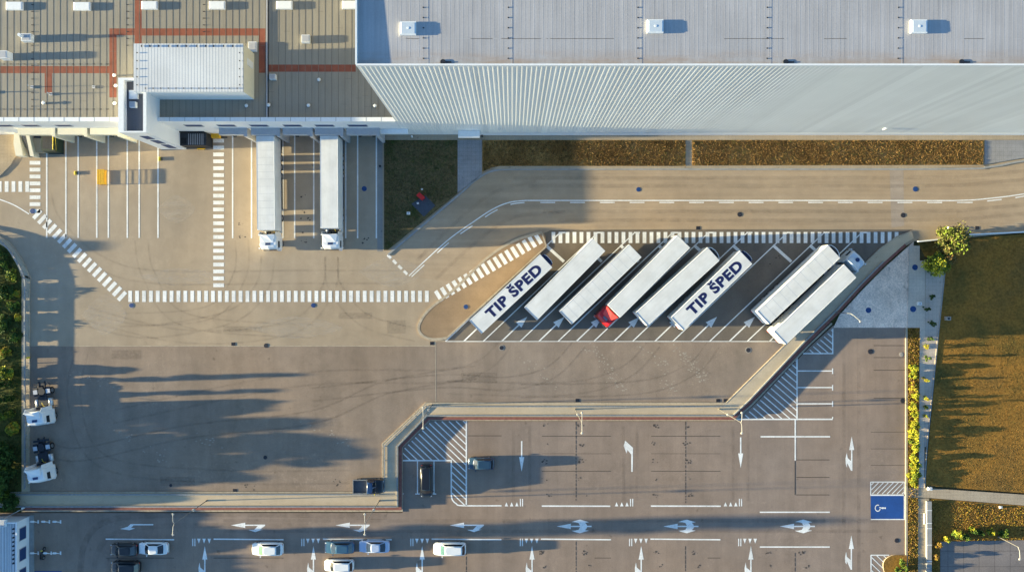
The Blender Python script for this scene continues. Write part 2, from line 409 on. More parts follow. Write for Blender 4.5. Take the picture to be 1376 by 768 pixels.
# right hand side at car park level
sheet_struct('gravel_bed', [[(1228, 324), (1222, 440), (1120, 440), (1128, 423), (1160, 388), (1190, 358), (1218, 333)]], LO + .006, M_grav, 'pale grey gravel triangle beside the concrete band')
raised('east_kerb', [(1217, 440), (1219.6, 440), (1219.6, 768 + 60), (1217, 768 + 60)], -.75, LO + .12, M_kerb, 'sandy kerb along the east side of the car park', 'kerb')
sheet_struct('planting_strip', [[(1219.6, 440), (1236, 440), (1234, 655), (1219.6, 655)], [(1219.6, 668), (1233, 668), (1233, 830), (1219.6, 830)]], LO + .05, M_grass, 'narrow planting strip of golden grass beside the car park')
sheet_struct('paved_path', [[(1221.5, 330), (1236, 330), (1236, 440), (1220, 440)], [(1236, 350), (1243, 350), (1243, 440), (1242, 655), (1234.5, 655), (1236, 440)]], LO + .06, M_tan2, 'tan paved footpath between gravel and shrubs', 'path')
sheet_struct('grey_paving', [[(1243.5, 352), (1270, 352), (1261, 445), (1246, 600), (1242.5, 600)]], LO + .064, M_pav2, 'grey block paving tapering along the field', 'paving')
raised('field_edging', [(1269.5, 362), (1271, 362), (1262, 446), (1246, 606), (1243.5, 655), (1242.3, 655), (1244.6, 606), (1260.5, 446)], -.75, LO + .13, M_kerbg, 'thin pale edging between paving and field', 'kerb')
sheet_struct('dry_field', [[(1232, 325), (1300, 320), (1376, 314), (1560, 300), (1560, 676), (1376, 662), (1244, 652), (1247, 606), (1262, 446), (1270, 362), (1270, 352), (1243, 345)]], LO + .02, M_grass, 'dry orange brown grass field on the east side', 'field')
sheet_struct('diagonal_path', [[(1220, 655), (1243, 655), (1376, 664), (1560, 678), (1560, 693), (1376, 678.5), (1250, 668.5), (1220, 668)]], LO + .07, M_tan, 'grey tan footpath running east through the grass', 'path')
sheet_struct('lower_path', [[(1233.5, 669), (1248.5, 669), (1248.5, 830), (1233.5, 830)]], LO + .07, M_tan, 'pale footpath running south below the path crossing', 'path')
sheet_struct('rough_grass', [[(1249, 669), (1376, 679), (1560, 694), (1560, 728), (1263, 728), (1263, 830), (1249, 830)]], LO + .03, M_grass, 'rough golden grass south of the diagonal path', 'field')
M_lot2 = pavement('south bay asphalt', (.23, .20, .185), .1, .2, .08, joint=(2.31, 2.31, .035, .45))
sheet_struct('south_parking', [[(1263.5, 727), (1560, 722), (1560, 830), (1263.5, 830)]], LO + .05, M_lot2, 'small grey parking area with dark grid joints', 'parking')

# north side: ring road, paving and verges
roadp = bez([(1700, 180), (1500, 200), (1376, 216), (1330, 224), (1250, 227), (700, 227)], 6) + bez([(700, 227), (664, 229), (640, 241), (615, 263), (521, 342)], 6)[1:]
roadi = bez([(549, 371.5), (610, 389), (655, 346), (690, 324), (728, 312), (745, 308)], 4)
sheet_struct('ring_road', [roadp + [(549, 371.5)] + bez([(620, 380), (655, 346), (690, 324), (728, 312), (745, 307.5)], 4) + [(1200, 307.5)] + bez([(1228, 307.5), (1310, 307), (1376, 297), (1500, 270), (1700, 245)], 5)], .004, M_road, 'sandy concrete ring road curving round the big building', 'road')
g = MB(); g.rail([P(x, y, .1) for x, y in roadp], .30, 0, .10, M_kerbg); struct('road_kerb', g, 'grey kerb along the north edge of the ring road', 'kerb')
raised('base_pavement', [(514, 181), (1900, 181), (1900, 188), (514, 188)], 0, .11, M_tan, 'narrow sandy pavement along the foot of the corrugated wall', 'pavement')
raised('entrance_paving', [(615, 188.2), (647.5, 188.2), (647.5, 234.5), (615, 259)], 0, .10, M_pav, 'grey paving in front of the small wall canopy', 'paving')
raised('east_paving', [(1323, 188.2), (1900, 188.2), (1900, 165), (1500, 196), (1376, 212), (1323, 221)], 0, .10, M_pav, 'grey paving at the end of the planted verge', 'paving')
raised('lawn', [(516, 188.2), (614.6, 188.2), (614.6, 260), (521, 336), (516, 336)], 0, .12, M_dark_grass, 'dark shaded lawn beside the loading docks', 'lawn')
raised('verge_soil', [(648.3, 188.2), (921, 188.2), (921, 223), (672, 223), (660, 225), (648.3, 231)], 0, .12, M_vsoil, 'planted verge along the corrugated wall, west part', 'verge')
raised('verge_bed', [(930, 188.2), (1323, 188.2), (1321, 221.5), (930, 222.5)], 0, .12, M_vsoil, 'planted verge along the corrugated wall, east part', 'verge')
raised('verge_gap', [(921.3, 188.2), (929.7, 188.2), (929.7, 226), (921.3, 226)], 0, .10, M_tan, 'narrow paved gap between the two verges', 'path')
raised('road_shoulder', [(660, 223.2), (921, 223.2), (921, 226.2), (660, 227)], 0, .105, M_tan, 'tan shoulder between verge and kerb', 'path')
raised('road_shoulder', [(930, 222.8), (1321, 221.8), (1323, 223), (1250, 226), (930, 226.2)], 0, .105, M_tan, 'tan shoulder between east verge and kerb', 'path')
sheet_struct('dock_apron_edge', [[(507, 181.5), (514, 181.5), (514, 338), (507, 338)]], .006, M_bandg, 'grey concrete edge beside the last dock bay')
M_patch = pavement('greyer road patch', (.37, .31, .255), .1, .15, .1)
sheet_struct('road_patch', [[(1195.5, 227.5), (1214, 227.5), (1215, 303), (1198, 306)]], .0065, M_patch, 'greyer patched strip across the ring road', 'road')
# west: green belt, curved pavement, corner paving
belt_e = bez([(-120, 300), (-60, 312), (0, 328), (18, 348), (28, 371), (29, 400), (29, 688)], 6)
raised('green_belt', [(-420, 300)] + belt_e + [(-420, 688)], 0, .10, M_green_grass, 'strip of green turf and soil under the roadside trees', 'lawn')
out_e = bez([(-120, 292), (-60, 303), (0, 318.5), (24, 342), (38.5, 372), (39, 400), (39, 661)], 6)
g = MB(); bl = [P(x, y, .115) for x, y in belt_e]; ol = [P(x, y, .115) for x, y in out_e]
n = len(bl); g.add(bl + ol, [(i, n + i, n + i + 1, i + 1) for i in range(n - 1)], M_strip)
g.rail([P(x, y, .12) for x, y in out_e], .14, 0, .125, M_kerb); struct('curved_pavement', g, 'narrow curved pavement along the roadside trees', 'pavement')
raised('corner_paving', [(-200, 181.5), (25, 181.5), (26, 195), (23, 206), (14, 222), (0, 236), (-30, 246), (-200, 250)], 0, .12, M_tan, 'tan paving with curved kerb left of the steps', 'paving')
# utility pad in the lawn
raised('utility_pad', [(552.8, 273.8), (571.3, 262.5), (585, 276), (569.5, 291)], 0, .135, plain('dark slate paving', (.05, .065, .09), .7), 'dark square pad at the edge of the lawn', 'paving')

# ------------------------------------------------------------------ painted markings
def mk(name, label, fn, z, cat='road marking', m=None):
    g = MB(); fn(g, z, m or M_white); return struct(name, g, label, cat)
def quad(g, z, m, pts): g.sheet([P(x, y, z) for x, y in pts], z, m)
def line(g, z, m, a, b, w=1.5):
    dx, dy = b[0] - a[0], b[1] - a[1]; l = math.hypot(dx, dy); nx, ny = -dy / l * w / 2, dx / l * w / 2
    quad(g, z, m, [(a[0] + nx, a[1] + ny), (b[0] + nx, b[1] + ny), (b[0] - nx, b[1] - ny), (a[0] - nx, a[1] - ny)])
def bar(g, z, m, c, l, w, ang):
    d = (math.cos(ang) * l / 2, math.sin(ang) * l / 2); line(g, z, m, (c[0] - d[0], c[1] - d[1]), (c[0] + d[0], c[1] + d[1]), w)
ZU = .010
mk('zebra_crossing', 'vertical zebra path between the dock bays', lambda g, z, m: [quad(g, z, m, [(286.5, y), (301, y), (301, y + 5), (286.5, y + 5)]) for y in [186.6 + 9.23 * i for i in range(22)]], ZU)
mk('zebra_crossing', 'long horizontal zebra path across the yard', lambda g, z, m: [quad(g, z, m, [(x, 390.4), (x + 5, 390.4), (x + 5, 405.4), (x, 405.4)]) for x in [172.4 + 9.27 * i for i in range(44)]], ZU)
mk('zebra_crossing', 'diagonal zebra path at the west of the yard', lambda g, z, m: [bar(g, z, m, (50 + 6.7 * i, 288 + 6.45 * i), 15, 5.2, R(-47)) for i in range(18)], ZU)
mk('zebra_crossing', 'short vertical zebra below the concrete steps', lambda g, z, m: [quad(g, z, m, [(39.8, y), (54.3, y), (54.3, y + 5), (39.8, y + 5)]) for y in [216.2 + 9.25 * i for i in range(8)]], ZU)
mk('zebra_crossing', 'short horizontal zebra at the west edge', lambda g, z, m: [quad(g, z, m, [(x, 243.5), (x + 5, 243.5), (x + 5, 257.8), (x, 257.8)]) for x in [34 - 9.2 * i for i in range(8)]], ZU)
mk('zebra_crossing', 'diagonal zebra path over the teardrop island', lambda g, z, m: [bar(g, z, m, (589.5 + 7.86 * i, 397.5 - 4.53 * i), 16, 5.2, R(58)) for i in range(18)], .126)
mk('zebra_crossing', 'horizontal zebra path along the head of the trailer bays', lambda g, z, m: [quad(g, z, m, [(x, 311.6), (x + 5, 311.6), (x + 5, 326.4), (x, 326.4)]) for x in [741.2 + 9.41 * i for i in range(50)]], ZU)
def dockl(g, z, m):
    for x in (62.8, 88.5, 105, 130, 145.6, 171, 187, 212.3): line(g, z, m, (x, 182), (x, 319.5), 1.9)
    for x in (312.6, 338, 380.2, 396, 421.6, 464.6, 480.6, 505.8): line(g, z, m, (x, 182), (x, 320), 1.8)
mk('bay_lines', 'long white lines between the loading dock bays', dockl, ZU)
def centre(g, z, m):
    c = bez([(549.5, 370.5), (600, 324), (636, 298), (662, 281), (684, 272), (706, 269.3)], 6) + [(900, 269.3), (1150, 269.3), (1280, 269.5), (1310, 268.5)] + bez([(1310, 268.5), (1376, 260.5), (1480, 240), (1700, 205)], 4)[1:]
    g.strip([P(x, y, z) for x, y in c], .16, z, m)
    d = bez([(553, 371.5), (603, 326), (638, 301), (664, 284), (686, 274.6), (706, 272)], 10)
    acc = 0; on = True; seg = [d[0]]
    full = d + [(706 + 4 * i, 272) for i in range(1, 150)] + bez([(1306, 272), (1340, 268.5), (1376, 263.5), (1480, 243), (1700, 208)], 20)[1:]
    for i in range(1, len(full)):
        l = math.hypot(full[i][0] - full[i - 1][0], full[i][1] - full[i - 1][1]); acc += l; seg.append(full[i])
        if acc > (19 if on else 18):
            if on and len(seg) > 1: g.strip([P(x, y, z) for x, y in seg], .15, z, m)
            on = not on; acc = 0; seg = [full[i]]
    for k in range(4): bar(g, z, m, (523 + 7.3 * k, 344.5 + 7.2 * k), 6.5, 3.6, R(44))
mk('centre_line', 'double centre line of the ring road, one side dashed', centre, ZU)
mk('edge_line', 'thin curved white line at the west edge', lambda g, z, m: g.strip([P(x, y, z) for x, y in bez([(-60, 255), (-20, 262), (0, 268), (20, 276), (39, 287.5)], 6)], .17, z, m), ZU)
LONG = [598.6, 649.3, 698.8, 749.8, 798, 850, 904, 953.5, 1004]
ARR = [674, 724, 774.4, 825, 879.8, 929, 980, 1034]
DX, DY = 1.045, -1.0
def trailer_marks(g, z, m):
    line(g, z, m, (599, 458.4), (1059, 458.4), .9)
    for i, x in enumerate(LONG):
        t = 146
        a = (x, 458.4); b = (x + DX * t * 1.01, 458.4 - t)
        line(g, z + .003, m, a, b, 1.5); 
        line(g, z + .006, m, (b[0] - 1, b[1]), (b[0] + 7, b[1]), 2)
        if i < 8:
            q = (x + DX * 129, 458.4 - 129); line(g, z + .0015, m, q, (q[0] + 24.5, q[1] + 22), 4)
    for x in [623] + ARR:
        t0, t1 = 21, 34
        line(g, z, m, (x, 458.4), (x + DX * 22, 458.4 - 22), 1.8)
        c = (x + DX * 22, 458.4 - 22); tip = (x + DX * 33, 458.4 - 33)
        quad(g, z + .002, m, [(c[0] - 3.6, c[1] - 3.7), tip, (c[0] + 3.7, c[1] + 3.5)])
mk('bay_lines', 'slanted white bay lines and arrows under the trailers', trailer_marks, .014)

ZL = LO + .006
def hatch(g, z, m, poly, slope, spacing, w, off=0):
    # parallel lines y = slope*x + c clipped to polygon
    d = Vector((1, slope)).normalized(); nn = Vector((-d.y, d.x))
    pr = [nn.dot(Vector(p)) for p in poly]; c = min(pr) + off
    while c < max(pr):
        hits = []
        for i in range(len(poly)):
            a, b = Vector(poly[i]), Vector(poly[(i + 1) % len(poly)])
            fa, fb = nn.dot(a) - c, nn.dot(b) - c
            if fa * fb < 0: hits.append(a + (b - a) * (fa / (fa - fb)))
        hits.sort(key=lambda h: d.dot(h))
        for h in range(0, len(hits) - 1, 2):
            if (hits[h + 1] - hits[h]).length > 2: line(g, z, m, hits[h], hits[h + 1], w)
        c += spacing
def left_hatch(g, z, m):
    hatch(g, z, m, [(541, 604), (579, 566), (626.5, 565), (626.5, 678), (622, 679), (606.5, 666), (606.5, 618), (541, 618)], .95, 6.7, 1.5, 3)
    z += .003
    line(g, z, m, (626.6, 564), (626.6, 679), 1.9); line(g, z + .001, m, (540.5, 618.2), (607.3, 618.2), 1.9)
    g.strip([P(x, y, z) for x, y in [(606.4, 619)] + bez([(606.4, 660), (607.5, 670), (613, 676), (622, 678.7), (674, 678.8)], 5)], .2, z, m)
    for x in (561, 583.2): line(g, z - .002, m, (x, 619), (x, 663), 1.4); line(g, z, m, (x - 3, 663), (x + 3, 663), 1.4)
    line(g, z, m, (540, 662.8), (542.5, 662.8), 1.4)
mk('hatched_area', 'white hatching beside the black parked vehicle', left_hatch, ZL)
def right_hatch(g, z, m):
    hatch(g, z, m, [(1012, 548), (1071, 482), (1071, 562), (996, 562)], .86, 7.1, 1.5, 3)
    hatch(g, z, m, [(1119, 441), (1119, 474.5), (1083, 474.5)], .86, 6.5, 1.4, 3)
    z += .003
    line(g, z, m, (1071, 481), (1071, 564), 1.9); line(g, z, m, (1119, 441), (1119, 475.5), 1.7); line(g, z + .001, m, (1079, 474.6), (1119.8, 474.6), 1.7)
    line(g, z + .001, m, (988, 562.8), (1119, 562.8), 1.9); line(g, z + .002, m, (1068.6, 563), (1068.6, 618), 1.9); line(g, z + .001, m, (1022, 586.2), (1115.5, 586.2), 1.9)
    for y in (498, 520.2, 542): line(g, z - .001, m, (1072, y), (1118, y), 1.5); line(g, z + .001, m, (1118.8, y - 3.5), (1118.8, y + 4), 1.5)
    line(g, z, m, (1118.8, 559.5), (1118.8, 562), 1.5)
mk('hatched_area', 'white hatching and bay lines below the diagonal strip', right_hatch, ZL)
def lanes(g, z, m):
    for a, b in ((142, 234), (287, 381), (434, 526.5), (580, 673.8), (727, 821), (874, 968)): line(g, z, m, (a, 723.6), (b, 724.4), 1.7)
    line(g, z, m, (1021, 734.2), (1115, 734.2), 1.7); line(g, z, m, (1021, 687.5), (1115, 687.5), 1.7)
    for a, b in ((728, 820), (874.6, 968.5)): line(g, z, m, (a, 679.2), (b, 679.4), 1.9)
mk('lane_lines', 'broken white lane lines on the lower road', lanes, ZL)
def teeth(g, z, m):
    for x0 in (678, 826, 972.3):
        for k in range(3): x = x0 + 2.5 + 7 * k; quad(g, z, m, [(x - 2.3, 679.6), (x + 2.3, 679.6), (x, 674)])
        for k in range(2): line(g, z, m, (x0 + 21.3 + 2.9 * k, 669.5), (x0 + 21.3 + 2.9 * k, 679.7), 1.3)
    for x0 in (259, 405.5, 552, 699.2, 846, 992.6):
        for k in range(2): line(g, z, m, (x0 + 2.9 * k, 723), (x0 + 2.9 * k, 733), 1.3)
        for k in range(3): x = x0 + 8.2 + 7 * k; quad(g, z, m, [(x - 2.3, 723), (x + 2.3, 723), (x, 729.5)])
mk('give_way_teeth', 'rows of small white give way triangles', teeth, ZL)
def shp(g, z, m, o, pts): quad(g, z, m, [(o[0] + x, o[1] + y) for x, y in pts])
HEAD_L = [(0, 0), (19, -3.6), (19, 3.6)]
BR = [(45.5, .8), (36, .8), (31, 6), (23, 6.1), (27, 7.4), (32.5, 9.2), (37, 7.6), (43, 5.6), (38.8, 5.8)]
def arrows(g, z, m):
    for x in (310.5, 451, 604.5):
        shp(g, z, m, (x, 705), HEAD_L); shp(g, z, m, (x, 705), [(19, -.9), (46, -.9), (45.5, .8), (19, .8)]); shp(g, z, m, (x, 705), BR)
    for x in (748, 891.5, 1048):
        o = (x, 706.5); shp(g, z, m, o, HEAD_L); shp(g, z, m, o, [(19, -.9), (31, -.9), (31, .9), (19, .9)])
        shp(g, z, m, o, [(31, -.9), (47, -.9), (47, .9), (31, .9)])
        for s in (1, -1):
            pts = [(41, .9 * s), (31.5, .9 * s), (29.5, 4.5 * s), (25, 5.6 * s), (20, 5.8 * s), (25, 7.6 * s), (31.5, 9.2 * s), (37, 7.4 * s), (43.5, 5.6 * s), (38, 5 * s), (40, 3 * s)]
            shp(g, z, m, o, pts)
    shp(g, z, m, (161.5, 710), [(0, 0), (10, -3), (14, -6.6), (44.5, -6.6), (44.5, -5), (18, -5), (14.5, -1.5), (20, -.8), (12, 1.8), (7, .9)])
    for x in (275.2, 421.2, 567.3, 714.9, 861.6, 1009, 1144):
        y = 732.8 if x < 1100 else 718.6
        k = 1 if x < 1100 else 1.02
        shp(g, z, m, (x, y), [(0, 0), (3.4, 18.2), (.9, 18.2), (.9, 46), (-.9, 46), (-.9, 18.2), (-3.4, 18.2)])
        shp(g, z, m, (x, y), [(-1, 46), (-1, 33), (-6, 28.8), (-7, 22), (-8.6, 30), (-8.2, 36), (-6.4, 39), (-6, 34.5)])
    shp(g, z, m, (1144.5, 585.8), [(0, 0), (3.4, 18.2), (.9, 18.2), (.9, 46), (-.9, 46), (-.9, 18.2), (-3.4, 18.2)])
    shp(g, z, m, (1144.5, 585.8), [(-1, 46), (-1, 33), (-5.5, 28.8), (-6.6, 22), (-8.4, 30), (-8, 37), (-6.4, 42), (-6, 36)])
    for x, y in ((701, 592), (995.3, 587)):
        shp(g, z, m, (x, y), [(-.9, 0), (.9, 0), (.9, 21.5), (3.4, 21.5), (0, 41), (-3.4, 21.5), (-.9, 21.5)])
    shp(g, z, m, (840, 591.5), [(0, 0), (10.6, 9.5), (10.2, 41.7), (8.2, 41.7), (8.2, 18.5), (3.2, 12.5), (1.9, 17), (-2, 7)])
mk('direction_arrows', 'white painted direction arrows on the lower road and car park', arrows, ZL)
def blue_bay(g, z, m): quad(g, z, M_blue, [(1170, 665.5), (1214.5, 665.5), (1214.5, 696.5), (1170, 696.5)])
mk('disabled_bay', 'solid blue painted disabled parking bay', blue_bay, ZL)
def bay_edges(g, z, m):
    line(g, z, m, (1170, 646.5), (1170, 665), 1.3); line(g, z, m, (1170, 647), (1216, 647), 1.3); line(g, z + .001, m, (1169.5, 664.6), (1216, 664.6), 1.8); line(g, z + .001, m, (1215.2, 647), (1215.2, 697), 1.4)
    line(g, z + .002, m, (1170, 697.2), (1215.8, 697.2), 1.4)
    hatch(g, z, m, [(1171, 648), (1214.5, 648), (1214.5, 663), (1171, 663)], -1.0, 4.7, 1.1, 2)
    # wheelchair emblem, lying on its side as in the bay
    pts = [(1183.5 + 3.4 * math.cos(a) - 4, 682 + 4.2 * math.sin(a)) for a in [R(-60 - 24 * i) for i in range(13)]]
    g.strip([P(x, y, z + .003) for x, y in pts], .13, z + .003, m)
    g.strip([P(x, y, z + .004) for x, y in [(1181.5, 681), (1185, 682), (1187.5, 681.5), (1187.5, 683)]], .14, z + .004, m)
    quad(g, z + .005, m, [(1185 + 2.2 * math.cos(a) * .6 + 1, 682 + 1.3 * math.sin(a)) for a in [R(45 * i) for i in range(8)]])
    quad(g, z + .006, m, [(1188.4, 681.2), (1190, 680.8), (1190.6, 682), (1190, 683.2), (1188.4, 682.8)])
    hatch(g, z, m, [(1171, 746), (1192, 746), (1186, 762), (1190, 790), (1171, 790)], .95, 6.4, 1.2, 3)
    line(g, z, m, (1170.4, 745), (1170.4, 800), 1.5); line(g, z + .001, m, (1170, 745.2), (1195, 745.2), 1.5)
mk('bay_markings', 'white border, hatching and wheelchair emblem of the blue bay', bay_edges, LO + .012)
def worn(g, z, m):
    rnd = random.Random(3)
    for x, y0, y1 in ((774, 566, 672), (921.3, 566, 675), (626.5, 740, 800), (774, 727, 800), (921, 733, 800), (1068.4, 742, 800)):
        y = y0
        while y < y1:
            l = rnd.uniform(2, 4) if y > y0 + 25 else 5
            line(g, z, m, (x, y), (x, min(y + l, y1)), .8); y += l + rnd.uniform(.6, 2)
    line(g, z, m, (1068.4, 619), (1068.4, 664), 1.0)
    for y in (617.3, 640.8, 664.3): line(g, z + .001, m, (1070, y), (1114.5, y), .8)
    for x0, x1 in ((728, 821), (875, 968)):
        for y in (585.5, 609, 632.5):
            line(g, z + .001, m, (x0, y), (x1, y), .7 if y != 609 else .4)
    for x0, x1 in ((629, 674),): line(g, z, m, (x0, 585), (x1, 585), .8)
    for x0, x1 in ((799, 821), (951, 968), (142, 234), (287, 381)): line(g, z, m, (x0, 749), (x1, 749), .7)
    for y in (464, 480, 497, 534.5): line(g, z, m, (1174, y), (1216, y), .7)
    for y in (580, 602.5, 624.5): line(g, z, m, (1170, y), (1216, y), .5)
mk('worn_bay_lines', 'thin worn dark bay lines on the car park', worn, LO + .0095, m=M_black)
def joints(g, z, m):
    line(g, z, m, (585.3, 459), (585.3, 541), .7); line(g, z, m, (95, 464.6), (585, 464.6), .9)
mk('expansion_joint', 'thin pale joint across the truck yard', joints, .012, m=M_kerb)
def stains(name, label, z, seeds, m):
    g = MB(); rnd = random.Random(11)
    for (x, y, r, n) in seeds:
        for _ in range(n):
            a, d = rnd.uniform(0, 6.3), r * rnd.random() ** .6; s = rnd.uniform(.4, 1.5)
            c = (x + d * math.cos(a) * 1.6, y + d * math.sin(a))
            quad(g, z, m, [(c[0] + s * rnd.uniform(.6, 1.2) * math.cos(t), c[1] + s * rnd.uniform(.5, 1) * math.sin(t)) for t in [k * .785 for k in range(8)]]); z += .00002
    struct(name, g, label, 'stains')
M_oil = plain('oil stain', (.075, .06, .05), .7, var=.4, scale=5)
sd = []
for x0 in (735, 783, 882, 925):
    for y in (571, 595.5, 619.5, 643, 665): sd.append((x0 + random.uniform(-3, 3), y, 3.2, random.randint(2, 10)))
for x0 in (728, 786, 883, 933, 1032, 1078): sd.append((x0, 742, 3, 9)); sd.append((x0 + 5, 760, 2.5, 4))
stains('oil_spots', 'dark oil spots in the parking bays', LO + .0075, sd, M_oil)
stains('oil_drips', 'dark drips between the two docked trucks', .0075, [(408, 264, 3, 3), (408, 284, 2, 4), (403, 294, 2, 3), (415, 294, 2, 4), (409, 312, 2, 2), (409, 324, 3, 5), (421, 222, 2, 2), (325, 300, 4, 4), (326, 318, 3, 5), (493, 318, 4, 4), (490, 325, 4, 4), (1045, 346, 3, 4), (1035, 356, 3, 4), (337, 652, 6, 6), (455, 648, 6, 8)], M_oil)

# ------------------------------------------------------------------ buildings
k80, k86, k120, k116, k332 = [S * (1 - z / HC) for z in (8.0, 8.6, 12.0, 11.6, 33.2)]
YF = 203 * S                       # common facade plane
XW = (478 - 688) * k332            # west face of the high bay
NORTH = 95.0
bl = empty('loading_warehouse', (-60, 50, 0), 0, 'low flat warehouse with sand coloured ribbed roof, brick red roof walkways and dock canopies', 'building')
def rel(o, par):                   # keep world placement under an Empty that is not rotated
    o.parent = par; o.location = -Vector(par.location) + Vector(o.location); return o
def bpart(mb, name, par): return rel(mb.build(name), par)
g = MB(); g.prism([(-112, YF), (XW - .02, YF), (XW - .02, NORTH), (-112, NORTH)], 0, 7.85, M_wall, bottom=False); bpart(g, 'wall', bl)
g = MB(); g.box(((-112 + XW) / 2, (YF + .55 + NORTH) / 2, 7.93), (XW + 112 - .06, NORTH - YF - .56, .14), M_lroof)
x = -111.5
while x < XW - .3:
    g.box((x, (YF + .6 + NORTH) / 2, 8.006), (.055, NORTH - YF - .7, .016), M_wood); x += .905
for y in (86.3, 146.8):
    for x in [-60 + 9.3 * i for i in range(23)]: g.box(P(x, y, 8.05), (.26, .08, .07), M_dsteel)
for x in (43.5, 171.5, 274):
    for y in [-30 + 9.1 * i for i in range(20 if x < 100 else (11 if x < 200 else 9))]: g.box(P(x, y, 8.05), (.28, .08, .07), M_dsteel)
rnd = random.Random(5)
for i in range(46):   # short lap seams between the roof sheets
    g.box(P(rnd.uniform(-40, 500), rnd.uniform(-20, 150), 8.006), (rnd.uniform(.6, 1.0), .03, .01), M_wood)
bpart(g, 'roof', bl)
g = MB(); g.box(((-112 + XW) / 2, YF + .26, 8.23), (XW + 112 - .04, .56, .74), M_cap)
x = -110
while x < XW - 1:
    g.box((x, YF + .26, 8.602), (.05, .57, .012), M_kerbg); x += 2.05
bpart(g, 'parapet', bl)
zr = 8.0045
g = MB()
for (x0, y0, x1, y1) in ((-160, 89, 146.9, 98.5), (147, 38.4, 156.6, 131), (156.7, 38.4, 180.9, 47.5), (181, -150, 190.3, 59), (190.4, 38.4, 347.9, 48), (348, 38.4, 357.2, 98), (360.5, 87, 478, 96.6), (60, 98.6, 70, 125)):
    g.sheet([P(x0, y0, zr), P(x1, y0, zr), P(x1, y1, zr), P(x0, y1, zr)], zr, M_walk)
bpart(g, 'roof_walkway', bl)
g = MB(); g.box(((359 - 688) * k80, (YF + .6 + 70) / 2, 8.09), (.16, 70 - YF - .6, .13), M_dock); g.box(((360.6 - 688) * k80, (YF + .6 + 70) / 2, 8.05), (.10, 70 - YF - .6, .06), M_dsteel); bpart(g, 'roof_pipe', bl)
for x0, x1 in ((-40, -18), (-10, 12), (28, 48.5), (73, 92.5), (247, 270), (291, 314), (335, 358), (380, 403), (423, 447), (467, 492)):
    zt = 6.5; a = (x0 - 688) * S * (1 - zt / HC); b = (x1 - 688) * S * (1 - zt / HC)
    f = MB(); f.box(((a + b) / 2, YF - .02, 6.0), (b - a + .16, .05, 1.15), M_dock); fo = bpart(f, 'window', bl)
    q = MB(); q.box(((a + b) / 2, YF - .045, 6.0), (b - a, .03, .95), M_glass); q.build('pane', fo)
for x0, x1, w in ((24, 70, 1), (77.5, 113, 1), (121, 158, 1), (294, 328, 1), (337, 372, 1), (380, 416, 1), (423, 457, 1), (465.6, 506, 1)):
    kz = S * (1 - 4.5 / HC); a, b = (x0 - 688) * kz, (x1 - 688) * kz
    c = MB(); c.box(((a + b) / 2, YF - .48, 4.15), (b - a, .93, .75), M_cream if x0 < 200 else M_dock); co = bpart(c, 'dock_canopy', bl)  # canopies and side walls: sunlit ones coloured cream, shaded ones grey
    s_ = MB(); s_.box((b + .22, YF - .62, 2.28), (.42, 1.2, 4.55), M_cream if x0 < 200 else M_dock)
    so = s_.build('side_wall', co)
    d = MB(); d.box(((a + b) / 2, YF - .03, 2.2), (2.7, .05, 2.9), M_dsteel); bpart(d, 'dock_door', bl)
    for sx in (-1, 1): e = MB(); e.box(((a + b) / 2 + sx, YF - .25, .75), (.4, .4, .5), M_tyre); bpart(e, 'dock_bumper', bl)
g = MB(); g.box(((525 - 688) * S * .955, YF - .35, 3.6), (4.6, .65, .5), M_cap); bpart(g, 'dock_canopy', bl)

# plant room on the low roof
X0, X1, Y0, Y1 = (179.3 - 688) * k120, (326.8 - 688) * k120, (384 - 123.5) * k120, (384 - 58.5) * k120
ph = empty('rooftop_plant_room', ((X0 + X1) / 2, (Y0 + Y1) / 2, 8.01), 0, 'white ribbed plant room with a cream end wall standing on the low warehouse roof', 'building')
g = MB(); g.box(((X0 + X1) / 2, (Y0 + Y1) / 2, 9.93), (X1 - X0 - .06, Y1 - Y0 - .06, 3.84), M_cap); bpart(g, 'wall', ph)
g = MB(); g.box((X1 - .02, (Y0 + Y1) / 2, 9.93), (.05, Y1 - Y0 - .08, 3.82), M_cream); g.box((X1 + .03, Y1 - 1.9, 9.6), (.06, .9, 2.0), M_cap); bpart(g, 'end_wall', ph)
g = MB(); g.box(((X0 + X1) / 2, (Y0 + Y1) / 2, 11.91), (X1 - X0 - .02, Y1 - Y0 - .02, .12), M_proof)
x = X0 + .2
while x < X1 - .1: x += .37
bpart(g, 'roof', ph)
g = MB()
for i in range(13): g.box((X0 + 1.6 + i * 1.0, Y0 + .45, 12.06), (.12, .12, .1), M_dsteel)
for i in range(11): g.box((X0 + 1.0 + i * 1.2 + random.uniform(-.2, .2), Y1 - .35, 12.06), (.09, .28, .1), M_dsteel)
for i in range(5): g.box((X1 - .45, Y0 + .9 + i * 1.05, 12.06), (.12, .12, .1), M_dsteel); g.box((X0 + .5, Y0 + .9 + i * 1.05, 12.06), (.12, .12, .1), M_dsteel)
bpart(g, 'roof_anchor', ph)

